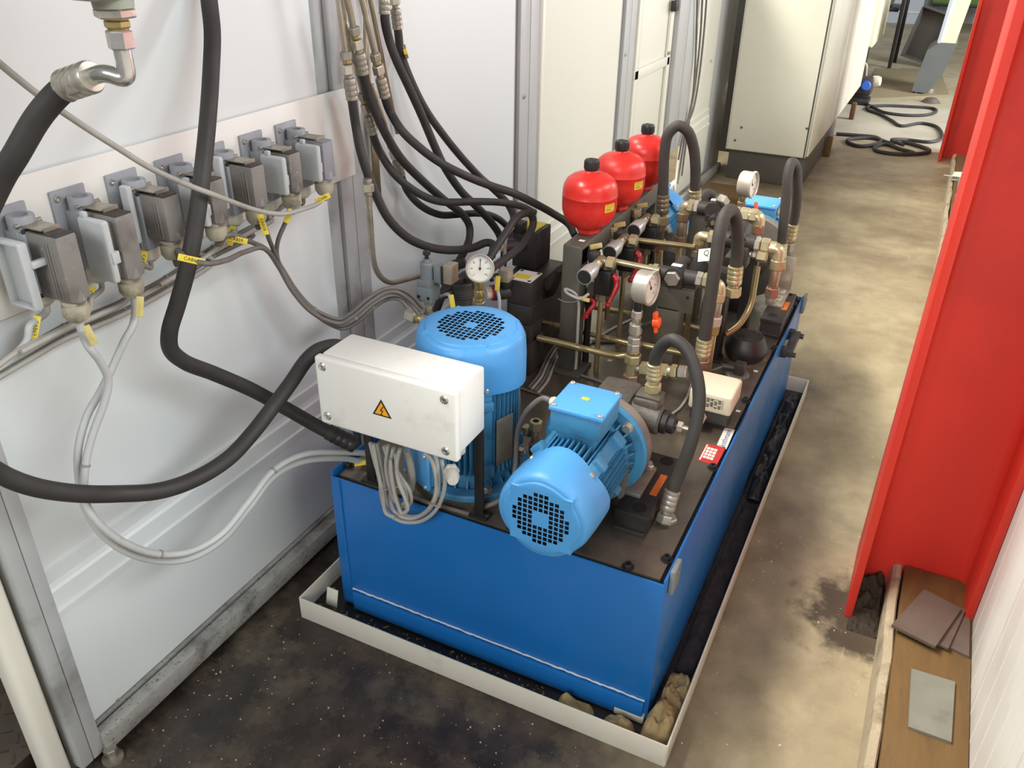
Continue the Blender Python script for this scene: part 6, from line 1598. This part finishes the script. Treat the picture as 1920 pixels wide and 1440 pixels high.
wall_hose('black hose running level to the rear valve top', [(697, 243), (701, 258), (713, 286), (735, 321), (762, 347), (795, 368), (825, 378), (855, 379), (895, 378), (942, 380), (980, 388), (1003, 400)], 0.0105, -1.27, -1.03)
wall_hose('black hose with a brown pipe stub passing behind the S-bent hose', [(750, 322), (756, 340), (764, 358), (778, 376), (802, 394), (828, 403), (860, 402), (895, 400), (921, 404), (942, 416), (957, 436), (955, 470)], 0.0105, -1.30, -1.14)
wall_hose('black hose crossing in front to the frame post beside the red accumulator', [(720, 174), (724, 190), (732, 210), (752, 243), (787, 277), (827, 306), (872, 329), (922, 349), (962, 362), (1000, 380), (1038, 401), (1066, 420), (1078, 442)], 0.0110, -1.22, -0.87)
wall_hose('black hose from the paired steel ferrules dropping straight behind the solenoid', [(721, 18), (722, 40), (730, 76), (743, 112), (766, 162), (791, 217), (814, 272), (833, 312), (864, 358), (890, 384), (915, 410), (936, 440), (945, 470), (942, 505)], 0.0118, -1.30, -1.12, up=0.1)
t13, P13 = wall_hose('black hose with a yellow clip from the paired ferrules curving onto the rear valve', [(745, 46), (747, 64), (752, 100), (770, 150), (797, 204), (832, 254), (867, 297), (902, 334), (930, 359), (951, 381), (962, 403), (962, 425)], 0.0110, -1.31, -1.09, up=0.1)
tq, Pq = wall_hose('black hose looping over the rear solenoid valve', [(905, 520), (927, 500), (952, 482), (977, 462), (993, 438), (1000, 416), (995, 402), (981, 401), (965, 412), (951, 433), (935, 457), (918, 484), (905, 510)], 0.0105, -0.95, -0.985, False)
wall_hose('black hose sagging from the rear manifold towards the frame post', [(1003, 528), (1010, 545), (1022, 553), (1034, 548), (1042, 532), (1048, 505)], 0.0105, -0.93, -0.87, False)
yc = PX(760, 97, x=-1.295); part('hose_clip', MB(frame(yc, (0.5, -0.8, 0.2), (0.2, 0.1, -1))).box((0, 0, 0), (0.035, 0.010, 0.008), 0.002), 'zinc_brown', t13)
part('hose_tag', MB(frame(PX(760, 97, x=-1.286), (0.5, -0.8, 0.2), (0.2, 0.1, -1))).box((0, 0, 0), (0.014, 0.010, 0.003), 0.001), 'tag_yellow', t13)
# bare pipes of the cluster
def wall_pipe(label, pts, r, x, material='pipe_steel', rad=0.04):
    return solo('steel_pipe', MB().tube(bend([PX(a, b, x=x) for a, b in pts], rad, 8), r, 14), material, label, 'pipe', 'bare pipes of the wall cluster')
wall_pipe('slim steel pipe at the outer edge of the wall cluster', [(643, -30), (652, 100)], 0.0055, -1.29)
wall_pipe('slim steel pipe between the hose ferrules of the wall cluster', [(686, -30), (684, 150)], 0.0055, -1.29)
wall_pipe('slim steel pipe leaning out to the brown stub', [(688, -30), (745, 250)], 0.0060, -1.315, 'zinc_brown')
wall_pipe('slim bright steel pipe running behind the third ferrule', [(680, -30), (694, 165)], 0.0050, -1.315)
wall_pipe('bent steel pipe dropping to the grey pressure switch', [(690, 352), (696, 443), (701, 505), (727, 533), (792, 516)], 0.0075, -1.20, 'pipe_steel', 0.05)
wall_pipe('thin drop pipe beside the plate edge', [(680, 280), (690, 360)], 0.0060, -1.25, 'zinc_dull')
solo('steel_strap', MB().box((-1.312, 1.862, 1.02), (0.006, 0.03, 0.24), 0.002), 'zinc_brown', 'rusty flat steel strap fixed to the wall behind the hoses', 'bracket')
t = thing('hose_coupling', 'steel coupling nut on the bent pipe below the white plate end', 'fitting', PX(690, 356, x=-1.20))
c0 = PX(689, 335, x=-1.20); c1_ = PX(691, 372, x=-1.20)
chain(t, c0, c1_, [(0, 0.012, 0.011, 'c', 'zinc_dull', 'neck'), (0.012, 0.032, 0.015, 'h', 'zinc', 'nut'), (0.032, 0.042, 0.010, 'c', 'zinc_dull', 'neck')])
# thin wires down the wall by the cabinet
for (lab, pts) in (('thin dark wire hanging beside the rear wall post', [(1326, -20), (1320, 60), (1310, 150), (1300, 205), (1282, 250), (1272, 300)]), ('thin grey wire hanging against the rear cream panel', [(1318, -20), (1313, 70), (1302, 170), (1294, 215), (1278, 330)]), ('thin black wire crossing the two others by the rear post', [(1308, -20), (1305, 90), (1299, 180), (1288, 235), (1270, 345)])):
    solo('wire', MB().tube(spline([PX(a, b, x=-1.285) for a, b in pts], 6), 0.006, 8), 'cable_dark', lab, 'cable', 'wires hanging by the rear wall post')

# ================================================================== cable coil hanging under the white box
ch = 'coiled cables hanging under the white box'
def hank(label, px, r, y0, y1, material='cable_grey', ties=()):
    n = len(px)-1
    P = spline([PX(a, b, y=y0+(y1-y0)*i/n) for i, (a, b) in enumerate(px)], 8)
    t = thing('cable', label, 'cable', min(P, key=lambda q: q.z), ch)
    part('sheath', MB().tube(P, r, 10), material, t)
    return t
hk = [
 ('grey cable forming the outer turn of the hank', [(694, 830), (702, 862), (712, 900), (716, 935), (726, 960), (752, 977), (785, 978), (812, 962), (830, 930), (834, 895), (828, 862)]),
 ('grey cable forming the second turn of the hank', [(708, 832), (716, 870), (722, 905), (724, 935), (736, 955), (762, 968), (790, 966), (812, 945), (822, 910), (820, 870), (815, 850)]),
 ('grey cable forming the third turn of the hank', [(720, 836), (730, 870), (733, 905), (732, 935), (742, 962), (768, 972), (798, 960), (816, 930), (817, 890), (806, 858), (795, 850)]),
 ('grey cable folded back inside the hank', [(728, 835), (724, 875), (730, 910), (742, 940), (758, 950), (770, 942), (768, 920), (752, 895), (738, 870), (738, 842)]),
 ('grey cable folded short beside the left leg', [(738, 840), (732, 875), (738, 915), (750, 945), (762, 940), (758, 915), (744, 890), (742, 850)]),
 ('grey cable hanging straight at the left of the hank', [(700, 832), (708, 880), (718, 925), (724, 962), (740, 970)]),
 ('grey cable hanging as a narrow loop left of the gland', [(750, 842), (744, 870), (748, 905), (760, 935), (764, 955), (754, 962), (744, 940), (736, 900), (732, 862)]),
]
for k, (lab, px) in enumerate(hk): hank(lab, px, 0.0046, 1.262-0.007*k, 1.258-0.006*k)
q = thing('cable', 'thick grey cable dropping from the box bottom to the motor', 'cable', PX(772, 930, y=1.30), ch)
part('sheath', MB().tube(spline(PATH([(762, 845, 1.272), (770, 875, 1.276), (772, 905, 1.282), (769, 918, 1.292), (764, 921, 1.302)], 'y'), 8), 0.0085, 12), 'cable_grey', q)
for k, (a, b) in enumerate(((733, 915), (815, 948))):
    c = PX(a, b, y=1.235)
tie = PX(736, 914, y=1.232)
solo('cable_tie', MB().tube(spline([PX(716, 920, y=1.228), PX(730, 917, y=1.222), PX(748, 912, y=1.226), PX(752, 906, y=1.24)], 5), 0.0016, 8), 'tie_grey', 'grey cable tie round the left side of the hank', 'cable tie')
solo('cable_tie', MB().tube(spline([PX(804, 944, y=1.236), PX(815, 948, y=1.226), PX(826, 951, y=1.232)], 5), 0.0016, 8), 'tie_grey', 'grey cable tie round the right side of the hank', 'cable tie')
yt = thing('cable_marker', 'yellow cable marker lying on the plate corner behind the left box leg', 'tag', PX(675, 870, z=PZ+0.01))
part('marker', MB(frame(PX(676, 869, z=PZ+0.012), (0.1, -0.5, 0.85), (0.8, 0.5, 0.1))).box((0, 0, 0), (0.030, 0.012, 0.003), 0.001), 'tag_yellow', yt)
# cables on the plate under the upright motor
floor_cable('grey cable lying along the front edge between the box legs', [(765, 927), (800, 941), (850, 955), (880, 964)], 0.005, 'cable_dark')
# ================================================================== far end of the hall
cb = thing('control_cabinet', 'tall beige control cabinet on a dark plinth', 'cabinet', (-0.95, 7.2, 0))
cx0, cx1, cy0, cy1 = -1.212, -0.692, 5.70, 8.55
part('plinth', MB().box(((cx0+cx1)/2, (cy0+cy1)/2-0.6, 0.108), (cx1-cx0-0.02, cy1-cy0-1.4, 0.212), 0.003), 'plinth_grey', cb)
part('body', MB().box(((cx0+cx1)/2, (cy0+cy1)/2, 1.215), (cx1-cx0-0.006, cy1-cy0-0.01, 2.0), 0.004), 'cabinet_beige', cb)
part('front_panel', MB().box(((cx0+cx1)/2, cy0+0.002, 1.215), (cx1-cx0-0.03, 0.012, 1.99), 0.003), 'cabinet_beige', cb)
for k in range(3):
    part('door', MB().box((cx1+0.004, cy0+0.02+0.475+0.95*k, 1.215), (0.014, 0.94, 1.985), 0.004), 'cabinet_beige', cb)
part('gap_shade_strip', MB().box((cx1-0.012, cy0-0.001, 1.215), (0.006, 0.008, 2.0)), 'rubber', cb)  # dark strip painted in for the shaded gap at the panel edge
for a, b in ((1390, 239), (1378, 263), (1513, 241)):
    p = PX(a, b, y=cy0-0.004); part('screw_hole', MB().cyl(p, p+Vector((0, -0.004, 0)), 0.008, n=10), 'plinth_grey', cb)
for y in (6.75, 8.2): part('plinth_foot', MB().box((cx1+0.02, y, 0.07), (0.04, 0.06, 0.14), 0.004), 'wood_plank', cb)
solo('wooden_block', MB().box((-1.09, 5.30, 0.03), (0.30, 0.26, 0.06), 0.004), 'wood_plank', 'short piece of brown timber lying before the beige cabinet plinth', 'timber')
cc = thing('switch_cabinet', 'cream wall cabinet beyond the beige cabinet', 'cabinet', (-0.85, 10.0, 0.3))
part('body', MB().box((-0.98, 10.2, 1.35), (0.50, 1.2, 1.85), 0.004), 'cabinet_cream', cc)
part('door', MB().box((-0.90, 9.59, 1.35), (0.33, 0.02, 1.83), 0.004), 'cabinet_cream', cc)
part('stand', MB().box((-1.02, 10.25, 0.215), (0.36, 1.0, 0.43)), 'plinth_grey', cc)
# rack posts
rp = thing('rack_stand', 'dark steel rack on thin posts standing behind the cabinets', 'rack', PX(1667, 127, z=0.0))
a = PX(1667, 128, z=0.0); b = PX(1672, 122, z=0.0)
part('post', MB().box((a.x, a.y, 0.9), (0.04, 0.04, 1.8), 0.003), 'black_steel', rp)
part('post', MB().box((b.x+0.01, b.y+0.25, 0.9), (0.04, 0.04, 1.8), 0.003), 'black_steel', rp)
part('shelf', MB().box((a.x-0.40, a.y+0.35, 0.62), (0.72, 0.6, 0.04), 0.004), 'black_steel', rp)
part('shelf', MB().box((a.x-0.40, a.y+0.35, 0.90), (0.72, 0.6, 0.04), 0.004), 'black_steel', rp)
part('post', MB().box((a.x-0.74, a.y+0.6, 0.55), (0.05, 0.05, 1.1), 0.003), 'black_steel', rp)
part('shelf_load', MB().box((a.x-0.38, a.y+0.35, 0.76), (0.5, 0.4, 0.22), 0.02), 'plinth_grey', rp)
# tipped dark bin
bn = PX(1722, 132, z=0.0)
bt = thing('steel_bin', 'dark open steel tray leaning on edge beside the grey machine', 'bin', bn)
Mbn = T(bn.x+0.0, bn.y+0.35, 0.051) @ RZ(-0.3) @ RY(0.22)
q = MB(Mbn); q.box((0, 0.012, 0.28), (0.44, 0.012, 0.56), 0.003); part('base_sheet', q, 'plinth_grey', bt)
for c, d in (((-0.22, -0.05, 0.28), (0.012, 0.13, 0.56)), ((0.22, -0.05, 0.28), (0.012, 0.13, 0.56)), ((0, -0.05, 0.565), (0.44, 0.13, 0.012)), ((0, -0.05, 0.012), (0.44, 0.13, 0.012))):
    part('side_sheet', MB(Mbn).box(c, d, 0.003), 'plinth_grey', bt)
# grey machine leg with cream guard
gm = thing('machine_frame', 'grey sheet-metal machine column with cream guard panel leaning over the aisle', 'machine', PX(1735, 176, z=0))
g0 = PX(1735, 178, z=0.0)
def slab(pix, y, th, name, material, bev=0.004):
    P = [PX(a, b, y=y) for a, b in pix]; q = MB(); n = len(P)
    vs = [tuple(p) for p in P]+[(p.x, p.y+th, p.z) for p in P]
    q.add(vs, [tuple(range(n))[::-1], tuple(range(n, 2*n))]+[(i, (i+1) % n, n+(i+1) % n, n+i) for i in range(n)])
    return part(name, q, material, gm)
yg = g0.y
slab([(1709, 171), (1735, 175), (1762, 150), (1795, 82), (1760, 80), (1738, 95)], yg, 0.5, 'lower_cover', 'machine_dark')
slab([(1760, 80), (1790, 86), (1836, -40), (1800, -40)], yg+0.02, 0.5, 'guard_panel', 'cabinet_cream')
slab([(1757, 80), (1762, 82), (1800, -40), (1793, -40)], yg-0.005, 0.3, 'edge_trim', 'door_blue')
part('levelling_foot', MB().cyl((g0.x+0.02, yg+0.12, 0.0), (g0.x+0.02, yg+0.12, 0.05), 0.05, n=18), 'zinc_dull', gm)
part('levelling_foot', MB().cyl((g0.x-0.09, yg+0.03, 0.0), (g0.x-0.09, yg+0.03, 0.05), 0.012, n=10), 'zinc_dull', gm)
# far wall, door panels, green machine
fw = MB().box((-0.5, 17.0, 2.0), (9.0, 0.1, 4.0)); o = build('wall_far', fw, 'wall_far', base=(-0.5, 17, 0)); o['kind'] = 'structure'
dp_ = PX(1712, 46, z=0.0)
lk = thing('steel_locker', 'pale blue-grey steel locker far down the hall', 'locker', dp_)
yl = dp_.y; xa, xb = PX(1640, 46, y=yl).x, PX(1724, 46, y=yl).x
part('body', MB().box(((xa+xb)/2, yl+0.3, 0.95), (xb-xa, 0.55, 1.9), 0.006), 'door_blue', lk)
part('base_strip', MB().box(((xa+xb)/2, yl+0.018, 0.18), (xb-xa-0.02, 0.02, 0.03), 0.002), 'wall_far', lk)
part('corner_post', MB().box((xb+0.05, yl+0.05, 0.95), (0.09, 0.09, 1.9), 0.004), 'machine_grey', lk)
xg = xb+0.12; gy = yl-0.2
gmx = thing('green_machine', 'green machine bench with black feet beside the grey machine', 'machine', (xg+0.45, gy+0.3, 0))
part('body', MB().box((xg+0.45, gy+0.3, 0.75), (0.9, 0.5, 0.80), 0.006), 'green_paint', gmx)
for dx in (0.06, 0.84): part('foot', MB().box((xg+dx, gy+0.2, 0.175), (0.06, 0.3, 0.35), 0.004), 'black_steel', gmx)
part('foot_rail', MB().box((xg+0.45, gy+0.06, 0.33), (0.9, 0.05, 0.05), 0.004), 'black_steel', gmx)
# brownish patch of the far floor, laid as a thin sheet
s0 = [PX(a, b, z=0.004) for a, b in ((1642, 128), (1762, 130), (1780, 178), (1615, 186))]
solo('floor_patch_sheet', MB().prism([(p.x, p.y) for p in s0], 0.001, 0.006), 'floor_patch_tan', 'brownish floor patch laid as a thin sheet under the grey machine', 'mat')
# socket box with blue plug
sb0 = PX(1600, 196, z=0.0)
sx = thing('power_block', 'black socket block with a round blue plug behind the cabinet', 'socket', sb0)
part('base', MB().box((sb0.x, sb0.y+0.1, 0.03), (0.26, 0.22, 0.06), 0.02), 'black_plastic', sx)
part('housing', MB().box((sb0.x+0.02, sb0.y+0.14, 0.16), (0.22, 0.16, 0.17), 0.03), 'dark_plastic', sx)
part('top_frame', MB().tube(bend([(sb0.x-0.06, sb0.y+0.14, 0.22), (sb0.x-0.05, sb0.y+0.14, 0.36), (sb0.x+0.03, sb0.y+0.14, 0.36), (sb0.x+0.05, sb0.y+0.14, 0.22)], 0.04), 0.012, 10), 'zinc', sx)
part('blue_plug', MB().lathe([(0, 0.03), (0.035, 0.03), (0.045, 0.02), (0.045, -0.02)], (sb0.x+0.07, sb0.y+0.06, 0.17), (0.1, -1, 0.1), 20), 'device_blue', sx, 'round blue plug')
part('white_plug', MB().lathe([(0, 0.05), (0.04, 0.045), (0.05, 0.02), (0.05, -0.02)], (sb0.x+0.14, sb0.y+0.16, 0.2), (1, -0.2, 0.1), 20), 'plastic_ivory', sx)
part('white_label', MB().box((sb0.x-0.04, sb0.y+0.057, 0.15), (0.06, 0.004, 0.06)), 'sticker_white', sx)
# black cable coils on the floor
def coil(label, px, r, material='rubber'):
    return solo('power_cable', MB().tube(spline([PX(q[0], q[1], z=q[2] if len(q) > 2 else r) for q in px], 8), r, 10), material, label, 'cable', 'black cables lying on the far floor')
coil('black cable looping on the floor near the red column', [(1568, 251), (1610, 254), (1640, 257), (1652, 264), (1640, 271), (1612, 274), (1592, 268), (1590, 262), (1608, 259), (1640, 259), (1668, 268), (1690, 266), (1718, 272), (1742, 281), (1738, 286), (1710, 289), (1672, 288), (1645, 283), (1640, 276), (1660, 270), (1690, 280), (1712, 286), (1694, 290)], 0.014)
coil('black cable running to the red column behind the coil', [(1694, 272, 0.042), (1676, 265, 0.042), (1672, 262, 0.042), (1700, 262), (1740, 266), (1762, 262), (1764, 246), (1750, 235), (1728, 231), (1690, 236), (1672, 226), (1650, 214), (1628, 206), (1628, 200), (1660, 198), (1710, 200), (1748, 203), (1756, 208), (1740, 215), (1700, 216), (1660, 211), (1635, 200), (1612, 190)], 0.013)
solo('floor_debris', MB().lathe([(0, 0), (0.09, 0.0), (0.05, 0.04), (0, 0.05)], PX(1745, 192, z=0.0), (0, 0, 1), 9), 'plate_brown', 'small brown heap of dirt on the daylit patch of far floor', 'debris')

dc = thing('dark_gap_block', 'dark block put in for the dark gap beside the beige cabinet', 'machine', (-1.65, 7.2, 0))  # block added so that the gap comes out dark
part('housing', MB().box((-1.65, 7.2, 0.85), (0.82, 1.4, 1.70), 0.01), 'black_steel', dc)  # body of the block added for the dark gap
part('daylight_panel', MB().box((-1.30, 6.496, 0.42), (0.07, 0.01, 0.16), 0.002), 'sticker_white', dc)  # white panel painted in for daylight showing through the gap
